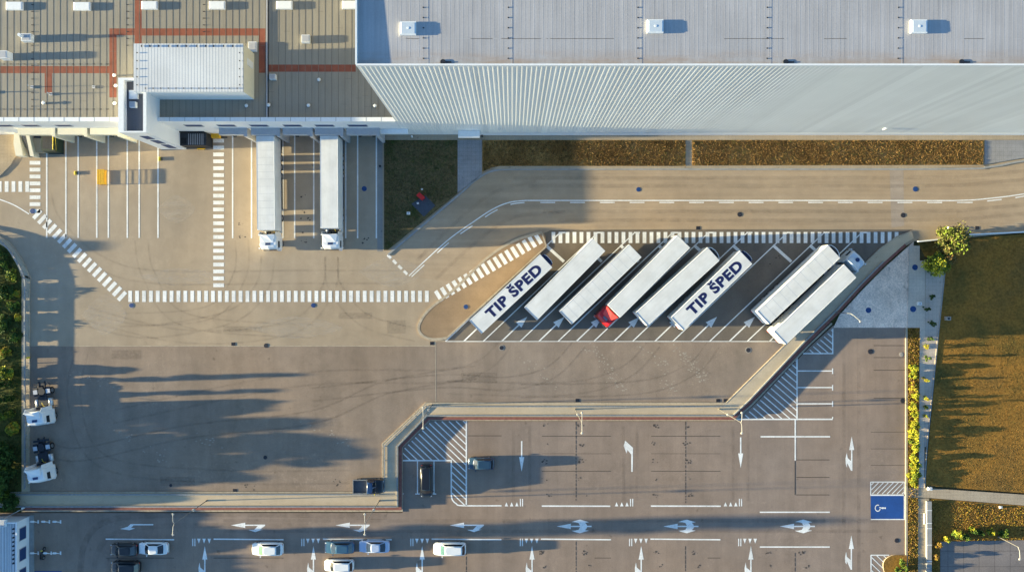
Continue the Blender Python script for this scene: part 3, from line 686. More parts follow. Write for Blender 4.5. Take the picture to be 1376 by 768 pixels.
# stair tower
X0, X1, Y0, Y1 = (158.8 - 688) * k116, (196.5 - 688) * k116, (384 - 178) * k116, (384 - 104.5) * k116
tw = empty('stair_tower', ((X0 + X1) / 2, (Y0 + Y1) / 2, 0), 0, 'plain white stair tower with a sunken dark roof and a vertical strip window', 'building')
g = MB(); g.prism([(X0, Y0), (X1, Y0), (X1, Y1), (X0, Y1)], 0, 10.75, M_wall, bottom=False); bpart(g, 'wall', tw)
g = MB(); g.box(((X0 + X1) / 2 + .1, (Y0 + Y1) / 2, 10.79), (X1 - X0 - 1.0, Y1 - Y0 - .6, .06), M_troof); bpart(g, 'roof', tw)
g = MB()
for (a, b, c, d) in ((X0 - .01, X0 + .72, Y0, Y1), (X1 - .42, X1 + .01, Y0, Y1), (X0 + .73, X1 - .43, Y0, Y0 + .2), (X0 + .73, X1 - .43, Y1 - .3, Y1)):
    g.box(((a + b) / 2, (c + d) / 2, 11.17), (b - a, d - c, .86), M_cap)
bpart(g, 'parapet', tw)
for z0, z1 in ((7.4, 9.4), (4.4, 6.6), (1.2, 3.6)):
    q = MB(); q.box(((X0 + X1) / 2 + .35, Y0 - .02, (z0 + z1) / 2), (1.1, .06, z1 - z0), M_glass); bpart(q, 'window', tw)
q = MB(); q.box(((X0 + X1) / 2 + .35, Y0 - .02, .9), (1.1, .05, .5), M_dock); bpart(q, 'window_panel', tw)
def boxthing(name, px, py, z, d, m, label, cat, group=None, top=None, loc_z=None):
    p = P(px, py, z + d[2]); e = empty(name, (p.x, p.y, z), 0, label, cat, group)
    b = MB(); b.box((0, 0, d[2] / 2), d, m); b.build('housing', e)
    if top:
        t = MB(); t.box((0, 0, d[2] + .03), (d[0] * .82, d[1] * .82, .06), top); t.build('lid', e)
    return e
boxthing('roof_hatch', 179, 127, 10.82, (1.15, 1.15, .3), M_vent, 'pale roof hatch on the dark roof of the stair tower', 'hatch', top=M_cap)
boxthing('condenser_unit', 178, 140.5, 10.82, (.8, .75, .5), M_vent, 'small pale condenser unit south of the hatch on the tower roof', 'condenser', top=M_dock)
# low-roof skylights
sky_lab = ['far west skylight of the row along the north edge of the sand roof', 'second white skylight from the west in the row on the sand roof', 'white skylight just east of the red walkway stub', 'white skylight between the roof walkway and the grey roof pipe', 'white skylight just east of the grey roof pipe', 'white skylight tucked beside the tall grey roof']
for (x, y, w), lb in zip(((18, 7.5, 2.25), (109, 8, 2.3), (200, 6.8, 2.2), (291, 6.8, 2.2), (381.5, 6.5, 2.2), (470, 6.2, 2.2)), sky_lab):
    p = P(x, y, 8.4); e = empty('roof_skylight', (p.x, p.y, 8.0), 0, lb, 'skylight', 'skylights on the low warehouse roof')
    b = MB(); b.box((0, 0, .14), (w, 1.1, .28), M_vent); b.build('curb', e)
    t = MB(); t.box((0, 0, .32), (w * .95, 1.02, .08), M_cap, taper=.92); t.build('dome', e)
for x, y, lb in ((548, 37.5, 'westernmost glazed skylight on the tall grey roof'), (881, 34.8, 'middle glazed skylight on the tall grey roof'), (1236, 35, 'easternmost glazed skylight on the tall grey roof')):
    p = P(x, y, 33.2); e = empty('roof_skylight', (p.x, p.y, 32.85 + .012 * (p.y - 22.4)), 0, lb, 'skylight', 'skylights on the tall roof')
    b = MB(); b.box((0, 0, .1), (1.62, 1.36, .24), M_vent); b.build('curb', e)
    t = MB(); t.box((0, 0, .245), (1.42, 1.16, .05), M_dome, taper=.94); t.cyl((0, 0, .28), .12, .03, M_cap, 12); t.build('dome', e)
for x, y, d, lb in ((34.5, 50, (1.3, 1.0, .75), 'small white ventilator with a tall mast shadow on the sand roof'), (410.5, 52, (1.1, 1.05, .5), 'square white ventilator east of the roof pipe'), (339, 62.5, (1.1, 1.3, .4), 'white unit beside the cream end of the plant room'), (366, 103, (.8, .7, .6), 'small white box beside the grey roof pipe'), (3, 73, (1.2, 1.0, 1.2), 'white plant box at the west border of the sand roof')):
    e = boxthing('roof_ventilator', x, y, 8.02, d, M_vent, lb, 'ventilator', 'ventilators on the low roof', top=M_dock)
    if x == 34.5:
        q = MB(); q.cyl((-.45, .1, .7), .22, 1.5, M_vent, 12); q.build('flue', e)
def mast(px, py, h, r, lb):
    p = P(px, py, 8.05); e = empty('roof_mast', (p.x, p.y, 8.02), 0, lb, 'mast', 'thin masts on the low roof')
    q = MB(); q.box((0, 0, .05), (.4, .4, .1), M_dock); q.build('base', e)
    q = MB(); q.cyl((0, 0, h / 2), r, h, M_steel, 8, r2=r * .6); q.build('pole', e)
mast(43, 117, .95, .06, 'thin steel mast west of the brick red walkway stub')
mast(68.5, 126.5, .8, .10, 'thicker mast at the end of the brick red walkway stub')
mast(126, 117, .5, .05, 'thin mast between walkway stub and stair tower')
mast(-6, 124, .6, .08, 'short mast at the west border of the sand roof')
for x, y, lb in ((153.5, 101, 'pale domed vent cap at the north west corner of the stair tower'), (155.5, 115, 'small pale vent cap beside the stair tower parapet'), (331, 142, 'small vent cap nearest the plant room corner'), (361, 141, 'vent cap just east of the roof pipe'), (414.5, 141.5, 'vent cap in the middle of the shaded roof part'), (428.5, 107, 'leaning pale vent cap below the red walkway'), (504, 142, 'tiny vent cap beside the tall corrugated wall'), (58.5, 138, 'small dark vent cap near the west parapet'), (154, 138.8, 'dark vent cap west of the stair tower')):
    p = P(x, y, 8.3); e = empty('vent_cap', (p.x, p.y, 8.02), 0, lb, 'vent', 'small vent caps on the low roof')
    q = MB(); q.cyl((0, 0, .14), .14, .28, M_dsteel, 10); q.build('pipe', e)
    q = MB(); q.cyl((0, 0, .32), .26, .1, M_vent, 12, r2=.12); q.build('cap', e)

# tall corrugated high-bay store
XE = 128.0
hb = empty('high_bay_store', (50, 60, 0), 0, 'very tall storage hall with corrugated pale steel wall and grey roof', 'building')
g = MB(); pr = []; x = XW; pitch = .5
while x < XE - pitch:
    pr += [(x, YF), (x + .27, YF), (x + .33, YF - .009), (x + .44, YF - .009)]; x += pitch
pr.append((XE, YF))
vs = [(a, b, .0) for a, b in pr] + [(a, b, 32.8) for a, b in pr]; n = len(pr)
g.add(vs, [(i, i + 1, n + i + 1, n + i) for i in range(n - 1)], M_hwall)
g.add([(XW, YF, 0), (XW, NORTH + 20, 0), (XW, NORTH + 20, 32.8), (XW, YF, 32.8)], [(0, 3, 2, 1)], M_gable)
g.add([(XE, YF, 0), (XE, NORTH + 20, 0), (XE, NORTH + 20, 32.8), (XE, YF, 32.8)], [(0, 1, 2, 3)], M_hwall)
g.add([(XW, NORTH + 20, 0), (XE, NORTH + 20, 0), (XE, NORTH + 20, 32.8), (XW, NORTH + 20, 32.8)], [(0, 3, 2, 1)], M_hwall)
bpart(g, 'wall', hb)
g = MB(); zz = lambda y: 32.83 + .012 * (y - 22.4)
g.add([(XW + .1, YF + .1, zz(YF)), (XE, YF + .1, zz(YF)), (XE, NORTH + 20, zz(NORTH + 20)), (XW + .1, NORTH + 20, zz(NORTH + 20))], [(0, 1, 2, 3)], M_hroof)
x = XW + .5
while x < XE:
    a, b = YF + .9, NORTH + 19
    g.add([(x - .03, a, zz(a)), (x, a, zz(a) + .0035), (x + .03, a, zz(a)), (x - .03, b, zz(b)), (x, b, zz(b) + .0035), (x + .03, b, zz(b))], [(0, 1, 4, 3), (1, 2, 5, 4)], M_hroof); x += .45
for xp in (573.5, 685, 860, 1034.5, 1211.5):
    for i in range(16):
        Y = YF + .75 + i * 1.03; g.box(((xp - 5 - 688) * k332 if xp < 600 else (xp - 2 - 688) * k332, Y, zz(Y) + .03), (.14, .11, .04), M_dsteel)
rnd = random.Random(8)
for i in range(60):
    Y = YF + 2.75 + (7.5 if i % 3 == 0 else 0); g.box((rnd.uniform(XW + 4, XE - 40), Y, zz(Y) + .004), (rnd.uniform(.8, 5), .035, .008), M_dock)
bpart(g, 'roof', hb)
g = MB()
for xp in (573.5, 687, 862, 1036.5, 1214):
    X = (xp - 688) * k332
    g.box((X, 60, zz(60) + .012), (.07, .1, .02), M_dsteel)
    a, b = YF + .2, NORTH
    g.add([(X - .04, a, zz(a) + .02), (X + .04, a, zz(a) + .02), (X + .04, b, zz(b) + .02), (X - .04, b, zz(b) + .02)], [(0, 1, 2, 3)], M_dock)
bpart(g, 'roof_joint', hb)
g = MB(); g.box(((XW + XE) / 2, YF + .03, 33.0), (XE - XW, .17, .42), M_cap); g.box((XW + .03, (YF + NORTH + 20) / 2 + .06, 33.0), (.17, NORTH + 20 - YF - .1, .42), M_cap); bpart(g, 'parapet', hb)
g = MB(); g.box(((XW + XE) / 2 + 3, YF - .07, .62), (XE - XW - 12, .07, 1.2), M_cap); bpart(g, 'plinth', hb)
for xp in (595, 1057, 1294):
    q = MB(); p = P(xp, 82.6, 33.1); q.cyl((p.x, p.y, zz(p.y) + .06), .28, .08, M_dsteel, 14); q.box((p.x + .55, p.y, zz(p.y) + .05), (.6, .14, .05), M_dsteel); bpart(q, 'roof_outlet', hb)
for xp in (671, 1188):
    p = P(xp, 173, 4.0); q = MB(); q.box((p.x, YF - .09, 4.2), (.22, .10, .9), M_vent); bpart(q, 'wall_lamp', hb)
q = MB(); q.box(((630 - 688) * S * .97, YF - .55, 2.9), (3.1, 1.0, .22), M_cap); bpart(q, 'entrance_canopy', hb)
q = MB(); q.box(((630 - 688) * S, YF - .08, 1.25), (2.6, .07, 2.4), M_dock); bpart(q, 'entrance_door', hb)

# gatehouse at the south-west corner
kg = S * (1 - 2.1 / HC); X1g = (24.2 - 688) * kg; Y1g = (384 - 700.5) * kg
gh = empty('gatehouse', (X1g - 4, Y1g - 5, LO), 0, 'small flat roofed gatehouse with white wall and dark windows', 'building')
g = MB(); g.prism([(X1g - 9, Y1g - 12), (X1g, Y1g - 12), (X1g, Y1g), (X1g - 9, Y1g)], LO, 2.0, M_wall, bottom=False); bpart(g, 'wall', gh)
g = MB(); g.box((X1g - 4.5, Y1g - 6, 2.05), (8.96, 11.96, .12), M_proof)
for i in range(18): g.box((X1g - .5 - i * .48, Y1g - 6, 2.13), (.05, 11.8, .05), M_dock)
bpart(g, 'roof', gh)
g = MB(); g.box((X1g - .09, Y1g - 6, 2.2), (.2, 12.04, .34), M_cap); g.box((X1g - 4.6, Y1g - .09, 2.2), (8.8, .2, .34), M_cap); bpart(g, 'parapet', gh)
for y in (2.0, 5.0, 8.0):
    f = MB(); f.box((X1g + .02, Y1g - y, 1.15), (.05, 1.9, 1.5), M_dock); fo = bpart(f, 'window', gh)
    q = MB(); q.box((X1g + .05, Y1g - y, 1.15), (.03, 1.7, 1.3), M_glass); q.build('pane', fo)
g = MB()
for i in range(9): g.cyl((X1g - .6, Y1g - 1 - i * .62, 2.2), .14, .18, M_dsteel, 8)
bpart(g, 'roof_vent_row', gh)
g = MB(); g.box((X1g + .35, Y1g - 6, LO + .09), (.6, 12.3, .18), M_kerbg); bpart(g, 'plinth', gh)
boxthing('roof_unit', 2.5, 703, 2.1, (.9, 1.0, .5), M_vent, 'white box unit on the corner of the gatehouse roof', 'ventilator', top=M_dock)

# dock clutter on the yard
st = empty('concrete_steps', P(46, 196, 0), 0, 'grey concrete steps between two pale side walls below the dock', 'steps')
ox = st.location
q = MB()
for i in range(9):
    yy = 183.5 + i * 3.0; hgt = 1.15 - i * .125; a = P(37 + i * .55, yy); b = P(43.5 + i * .9, yy + 3.0)
    q.prism([(a.x, a.y), (b.x, a.y), (b.x, b.y), (a.x, b.y)], 0, hgt, M_bandg)
o = q.build('tread', st); o.location = -Vector(ox)
q = MB()
for pts in ([(27, 181.5), (33, 181.5), (38.5, 211.5), (29, 211.5), (26, 195)], [(42.5, 182.5), (47, 182.5), (53.5, 212), (48.5, 212)]):
    q.prism([P(x, y) for x, y in pts], .002, 1.25 if pts[0][0] < 40 else 1.3, M_cream)
o = q.build('side_wall', st); o.location = -Vector(ox)
def thing_at(name, px, py, z, label, cat, group=None, rz=0):
    p = P(px, py, z); return empty(name, (p.x, p.y, z), rz, label, cat, group)
e = thing_at('dock_ramp', 57.5, 195.5, 0, 'sandy concrete ramp block west of the dark green compactor', 'ramp')
q = MB(); q.box((0, 0, .35), (1.9, 2.3, .7), M_strip); q.build('block', e); q = MB(); q.box((0, 1.1, .74), (1.6, .3, .08), M_dsteel); q.build('lip', e)
e = thing_at('waste_compactor', 76, 194.5, 0, 'dark green waste compactor with yellow rails at the dock', 'compactor')
q = MB(); q.box((0, 0, 1.0), (2.1, 2.7, 1.9), M_dgreen, taper=.94); q.build('hopper', e)
q = MB(); q.box((0, 0, 1.97), (1.5, 1.9, .08), M_dsteel); q.build('lid', e)
q = MB(); q.tube([(.75, -1.1, 2.02), (.75, 1.1, 2.02)], .06, M_yel2, 6); q.tube([(.95, -1.2, 1.6), (.95, 1.1, 1.9)], .06, M_yel2, 6)
for k in range(4): q.tube([(.75, -1 + .66 * k, 2.02), (.95, -1 + .66 * k, 1.65)], .04, M_yel2, 6)
q.build('rail', e)
q = MB(); q.box((0, 0, .06), (2.2, 2.8, .1), M_dsteel); q.build('skid', e)
e = thing_at('waste_container', 264, 191, 0, 'dark blue grey container with a black hatch beside the stair tower', 'container')
q = MB(); q.box((0, 0, 1.1), (4.7, 1.75, 2.0), M_dsteel)
for k in range(9): q.box((-.2 + k * .26, 0, 2.115), (.06, 1.6, .05), M_dock)
q.build('hopper', e)
q = MB(); q.box((-.9, -.25, 2.13), (.75, .85, .07), M_tyre); q.build('hatch', e)
q = MB(); q.box((0, 1.05, 1.2), (4.1, .28, 2.3), M_tyre); q.build('back_frame', e)
q = MB(); q.box((0, 0, .06), (4.8, 1.7, .12), M_tyre); q.build('skid', e)
e = thing_at('pallet_truck', 294, 183.2, 0, 'yellow pallet truck parked at the head of the zebra path', 'pallet truck')
q = MB(); q.box((-.2, 0, .5), (1.2, .75, .7), M_yel); q.build('motor_cover', e); q = MB(); q.box((.75, .18, .1), (1.1, .16, .08), M_dsteel); q.box((.75, -.18, .1), (1.1, .16, .08), M_dsteel); q.build('fork', e)
q = MB(); q.tube([(-.7, 0, .5), (-1.0, 0, 1.15), (-1.0, .15, 1.2), (-1.0, -.15, 1.2)], .03, M_dsteel, 6); q.build('handle', e)
e = thing_at('yellow_barrier', 271, 200.3, 0, 'small yellow barrier in front of the dark container', 'barrier')
q = MB(); q.box((0, 0, .16), (1.1, .18, .22), M_yel); q.build('beam', e); q = MB(); q.box((-.45, 0, .03), (.1, .3, .06), M_dsteel); q.box((.45, 0, .03), (.1, .3, .06), M_dsteel); q.build('foot', e)
e = thing_at('slatted_rack', 138.5, 238.5, .25, 'orange yellow slatted steel rack standing in an empty dock bay', 'rack'); e.location.z = 0
q = MB()
for k in range(4): q.box((-.39 + k * .26, 0, .93), (.2, 2.2, .07), M_yel)
q.build('slat', e)
for sx in (-.45, .45):
    q = MB(); q.box((sx, 1.02, .45), (.08, .08, .9), M_yel); q.build('leg', e); q = MB(); q.box((sx, -1.02, .45), (.08, .08, .9), M_yel); q.build('leg', e)
q = MB(); q.box((0, 0, .86), (1.0, 2.1, .08), M_yel)
for k in range(3): q.box((.45, 0, .2 + k * .22), (.04, 2.0, .035), M_yel); q.box((-.45, 0, .2 + k * .22), (.04, 2.0, .035), M_yel)
q.box((0, 0, .18), (.95, 2.1, .06), M_yel); q.build('frame', e)
for x, y, lb in ((101.5, 232.5, 'yellow wheel chock in the second bay west of the orange rack'), (214.5, 213.5, 'yellow wheel chock at the end line below the stair tower')):
    e = thing_at('wheel_chock', x, y, 0, lb, 'wheel chock', 'yellow wheel chocks')
    q = MB(); q.add([(-.2, -.28, 0), (.22, -.28, 0), (.22, .28, 0), (-.2, .28, 0), (-.02, -.28, .24), (-.02, .28, .24)], [(0, 3, 2, 1), (0, 1, 4), (2, 3, 5), (1, 2, 5, 4), (3, 0, 4, 5)], M_yel2); q.build('wedge', e)
    q = MB()
    for yy in (-.2, 0, .2): q.box((.3, yy, .1), (.3, .05, .16), M_dsteel)
    q.build('handle', e)

# manhole covers, gullies and small kerbside objects
def cover(px, py, z, r, m, lb, ring=False):
    e = thing_at('manhole_cover', px, py, z, lb, 'manhole cover', 'manhole covers and drains')
    q = MB(); q.cyl((0, 0, .012), r, .024, m, 20)
    for a in range(6): q.box((r * .5 * math.cos(a * 1.047), r * .5 * math.sin(a * 1.047), .026), (.12, .05, .012), m, a * 1.047)
    q.build('lid', e)
    q = MB(); q.cyl((0, 0, .006), r * (1.3 if ring else 1.12), .012, M_ring if ring else m, 20); q.build('ring', e)
def gully(px, py, z, lb):
    e = thing_at('drain_grate', px, py, z, lb, 'drain', 'square drain grates')
    q = MB(); q.box((0, 0, .008), (.58, .50, .016), M_dsteel); q.build('frame', e)
    q = MB()
    for k in range(5): q.box((-.2 + .1 * k, 0, .02), (.05, .42, .014), M_manhole)
    q.build('grate', e)
UZ, LZ = .012, LO + .012
for x, y, z, r, m, lb, rg in ((43.5, 283.5, UZ + .008, .33, M_bluecover, 'blue cover at the end of the west zebra crossings', 0), (176.5, 410, UZ, .32, M_bluecover, 'blue cover with pale ring below the corner of the long zebra path', 1), (421, 410, UZ, .3, M_bluecover, 'blue cover below the middle of the long zebra path', 0), (489.5, 253.5, UZ, .34, M_bluecover, 'blue cover in the shaded last dock bay', 0), (626, 412, .14, .3, M_bluecover, 'blue cover on the teardrop island', 0), (858, 254.5, UZ, .3, M_bluecover, 'blue cover on the ring road west of the vertical joint', 0), (1230, 254, UZ, .34, M_bluecover, 'blue cover on the ring road towards the east bend', 0), (1167, 416.5, LZ, .37, M_bluecover, 'blue cover in the middle of the gravel triangle', 0), (1227, 415, LZ + .06, .40, M_bluecover, 'large blue cover beside the small white box on the path', 0), (1229.5, 359, LZ + .06, .38, M_bluecover, 'blue cover on the path near the two crowned tree', 0),
        (994, 288, UZ, .32, M_manhole, 'dark cover on the road above the lettered trailer by the empty bay', 0), (1213.5, 289, UZ, .32, M_manhole, 'dark cover on the ring road near the trailer bays end', 0), (357.5, 464, UZ, .3, M_manhole, 'dark cover on the joint between concrete and asphalt', 0), (674, 467, UZ, .32, M_manhole, 'ringed dark cover below the first lettered trailer', 1), (1005.5, 470, UZ, .34, M_manhole, 'ringed dark cover below the eastern trailers', 1), (356.5, 614, UZ, .26, M_manhole, 'small dark cover in the shaded truck yard', 0), (1169.5, 472, LZ, .34, M_manhole, 'dark cover south of the gravel triangle', 0), (1211, 476, LZ, .26, M_ring, 'pale ringed cover beside the east kerb', 1), (1213, 538, LZ, .32, M_manhole, 'dark cover against the east kerb', 0), (1205, 725.5, LZ, .3, M_manhole, 'dark oval cover south of the blue bay', 0), (229.5, 651.5, UZ, .2, M_manhole, 'tiny dark cover near the verge kerb', 0)):
    cover(x, y, z, r, m, lb, rg)
for x, y, z, lb in ((313.5, 462, UZ, 'drain grate at the west part of the yard joint'), (580.5, 461, UZ, 'drain grate at the foot of the teardrop island'), (776, 537.5, UZ, 'drain grate at the verge kerb, alone near the middle lamp'), (965, 537.8, UZ, 'western of the paired drain grates by the diagonal strip'), (975, 537.8, UZ, 'eastern of the paired drain grates by the diagonal strip'), (315.5, 658.5, UZ, 'drain grate at the west verge kerb'), (938, 306.2, UZ, 'drain grate at the road edge above the trailer bays'), (1313, 306, UZ, 'drain grate at the road edge beside the tree')):
    gully(x, y, z, lb)
for x, y, z, lb, m in ((554, 184, .11, 'white bollard on the pavement above the dark lawn', M_vent), (39.6, 480, .12, 'yellow hydrant post beside the west guard rail', M_yel2), (648, 183.5, .11, 'dark post at the corner of the entrance paving', M_dsteel), (511, 223.5, .01, 'dark post at the edge of the last dock bay', M_dsteel), (33, 681, .12, 'white gate post at the corner of the gatehouse fence', M_vent)):
    e = thing_at('bollard', x, y, z, lb, 'bollard', 'posts and bollards'); h = .5 if z > .05 else .3
    q = MB(); q.cyl((0, 0, h / 2), .13, h, m, 12); q.build('post', e); q = MB(); q.cyl((0, 0, h + .04), .16, .08, m, 12, r2=.1); q.build('cap', e)
e = thing_at('hydrant_cabinet', 566, 264.5, .135, 'red hydrant cabinet on the dark square pad in the lawn', 'cabinet', rz=R(-42))
q = MB(); q.box((0, 0, .4), (1.0, .6, .8), M_redp); q.build('housing', e); q = MB(); q.box((0, 0, .83), (1.06, .66, .06), M_redp); q.build('lid', e)
for x, y, z, s_, lb in ((561.5, 273, .135, .3, 'small white marker block on the dark square pad'), (549, 286.5, .12, .5, 'white marker block on the lawn beside the pad'), (567, 254.3, .12, .28, 'small pale marker block north of the red cabinet'), (1234.5, 407.5, LO + .06, .6, 'white utility box on the path beside the gravel'), (1272.5, 427.5, LO + .03, .75, 'pale concrete box with dark lid in the field'), (1248.5, 655.5, LO + .08, .6, 'grey cabinet at the start of the diagonal path'), (1344, 680.5, LO + .04, .4, 'small pale post box in the rough grass')):
    e = thing_at('marker_block', x, y, z, lb, 'utility box', 'small pale utility blocks')
    q = MB(); q.box((0, 0, s_ * .3), (s_, s_ * .8, s_ * .6), M_vent if s_ != .75 else M_ring, taper=.9); q.build('housing', e)
    q = MB(); q.box((0, 0, s_ * .6 + .015), (s_ * .4, s_ * .35, .03), M_dock if s_ != .75 else M_dsteel); q.build('lid', e)

# ------------------------------------------------------------------ guard rails and fences
def guard_rail(path, z, zb0, zb1, label, posts=2.1, w=.16, off=0):
    pts = [P(x, y, z) for x, y in path]
    e = empty('guard_rail', (pts[0].x, pts[0].y, z), 0, label, 'guard rail', 'steel guard rails')
    loc = [Vector((p.x - pts[0].x, p.y - pts[0].y)) for p in pts]
    g = MB(); l, r = ribbon(loc, w); h = zb1 - zb0
    rings = [[(a[0], a[1], zb0), (a[0] * .7 + b[0] * .3, a[1] * .7 + b[1] * .3, zb0 + h * .5), (a[0], a[1], zb1), (b[0], b[1], zb1), (b[0], b[1], zb0)] for a, b in zip(l, r)]
    g.loft(rings, M_grail, False); g.build('beam', e)
    acc = 0; proto = None; nxt = .4
    for i in range(len(loc) - 1):
        d = loc[i + 1] - loc[i]; L = d.length
        while nxt <= acc + L:
            q = loc[i] + d * ((nxt - acc) / L); nxt += posts
            if proto is None:
                b = MB(); b.box((0, 0, zb1 * .5), (.12, .12, zb1 - .02), M_steel); proto = b.build('post', e); o = proto
            else: o = proto.copy(); col.objects.link(o); o.parent = e
            o.location = (q.x, q.y, 0)
        acc += L
    return e
guard_rail(bez([(-90, 301), (-40, 309.5), (0, 322), (22, 345), (36, 374), (36.5, 400)], 5) + [(36.5, 655)], .12, .38, .64, 'steel guard rail curving along the roadside trees on the west edge')
guard_rail([(-40, 663.5), (300, 663.5), (510, 663.5)], .12, .05, .26, 'steel guard rail on the south side of the shaded truck yard')
guard_rail([(-40, 679.8), (300, 679.8), (533, 679.8)], .12, .05, .24, 'steel guard rail above the lower road, next to the west brick red coping')
guard_rail([(517, 660), (517, 598), (573, 544)], .12, .05, .2, 'steel guard rail at the truck yard edge beside the pickup')
guard_rail([(534, 679), (534, 599), (573.5, 557.6), (984, 557.6)], .12, .02, .22, 'long steel guard rail above the car park hatching and the middle red coping')
guard_rail([(574, 545.5), (972, 545.5)], .12, .05, .26, 'steel guard rail on the north side of the horizontal verge')
guard_rail([(985.5, 557), (1007, 536.8), (1081.5, 457.5), (1124.5, 415), (1156.5, 380.5), (1186.5, 351)], .12, .02, .22, 'steel guard rail on the diagonal strip beside the trailers')

def fence(path, z, h, label, step, mat=M_steel):
    pts = [P(x, y, z) for x, y in path]; e = empty('wire_fence', (pts[0].x, pts[0].y, z), 0, label, 'fence', 'fences')
    loc = [Vector((p.x - pts[0].x, p.y - pts[0].y)) for p in pts]
    g = MB()
    for k in range(5):
        zz_ = h * (.15 + .2 * k); g.tube([(p.x, p.y, zz_) for p in loc], .018, mat, 5)
    g.build('rail', e)
    acc = 0; nxt = 0; proto = None
    for i in range(len(loc) - 1):
        d = loc[i + 1] - loc[i]; L = d.length
        while nxt <= acc + L:
            q = loc[i] + d * ((nxt - acc) / L); nxt += step
            if proto is None: b = MB(); b.cyl((0, 0, h / 2), .045, h, mat, 8); proto = b.build('post', e); o = proto
            else: o = proto.copy(); col.objects.link(o); o.parent = e
            o.location = (q.x, q.y, 0)
        acc += L
fence([(33, 682), (10, 694), (-60, 702)], 0, 1.5, 'pale fence between the planting belt and the gatehouse', 1.6)
e = empty('edge_railing', P(1232, 324.5, 0), 0, 'pale low railing wall between road and dry field beside the tree', 'railing')
o0 = Vector(e.location); q = MB(); q.rail([P(x, y) - o0 for x, y in [(1232, 324.5), (1272, 320.5)]], .2, 0, .35, M_cap); q.rail([P(x, y) - o0 for x, y in [(1298, 315.5), (1376, 311.5), (1560, 300)]], .2, 0, .35, M_cap); q.build('coping', e)
q = MB(); q.rail([P(x, y) - o0 for x, y in [(1272, 320.5), (1273.5, 305)]], .2, 0, .35, M_cap); q.build('return', e)
# low wall along the lower path
e = empty('path_wall', P(1249, 700, LO), 0, 'low pale wall with joints along the lower path', 'wall')
o0 = Vector(e.location); q = MB(); q.rail([P(x, y, LO) - o0 for x, y in [(1246.5, 672), (1246.5, 830)]], .7, 0, .45, M_kerbg); q.build('wall', e)
q = MB()
for y in (684, 701, 708, 730, 752): q.box(P(1246.5, y, LO) - o0 + Vector((0, 0, .46)), (.72, .08, .03), M_cap)
q.build('joint', e)
q = MB(); q.box(P(1241.5, 696, LO) - o0 + Vector((0, 0, .12)), (.12, 1.6, .1), M_cap); q.build('handrail', e)

# ------------------------------------------------------------------ lamps
def lamp(bx, by, z, h, arms, label, collar=True, group='lamp posts'):
    p = P(bx, by, z); e = empty('street_lamp', (p.x, p.y, z), 0, label, 'street lamp', group)
    h0 = h - z
    q = MB(); q.cyl((0, 0, h0 / 2), .062, h0, M_pg, 12, r2=.035); q.build('pole', e)
    q = MB(); q.cyl((0, 0, .15), .12, .3, M_pg, 12); q.build('base', e)
    if collar:
        q = MB(); q.cyl((0, 0, 4.4), .17, .35, M_pole, 12); q.build('collar', e)
    for ax, ay in arms:
        L = math.hypot(ax, ay); q = MB(); q.tube([(0, 0, h0 - .25), (ax * .3, ay * .3, h0 + .1), (ax, ay, h0 + .18)], .038, M_pole, 8); a = q.build('arm', e)
        q = MB(); ang = math.atan2(ay, ax); q.cyl((ax * 1.08, ay * 1.08, h0 + .16), .17, .12, M_pole, 14, r2=.12); q.cyl((ax * 1.08, ay * 1.08, h0 + .09), .15, .04, M_lamp, 14); q.build('lamp_head', a)
A2 = [(0, 1.25), (0, -1.25)]
lamp(278, 672, .12, 10.5, A2, 'tall pale twin arm lamp on the west verge near the curving tyre marks')
lamp(510, 672, .12, 10.5, A2, 'tall pale twin arm lamp at the verge corner below the pickup')
lamp(580.5, 543.5, .12, 10.5, A2, 'tall pale twin arm lamp over the north corner of the hatched area')
lamp(772.7, 549.5, .12, 10.5, A2, 'tall pale twin arm lamp on the horizontal verge in the middle')
lamp(966, 549.5, .12, 10.5, A2, 'tall pale twin arm lamp where the verge meets the diagonal strip')
lamp(1123.6, 419.5, .08, 4.8, [(1.1, -1.0)], 'short pale lamp with a bent arm beside the gravel triangle', False)
lamp(1341, 720.3, LO + .05, 4.0, [(0, -1.5)], 'short pale lamp by the bushes of the south parking area', False)

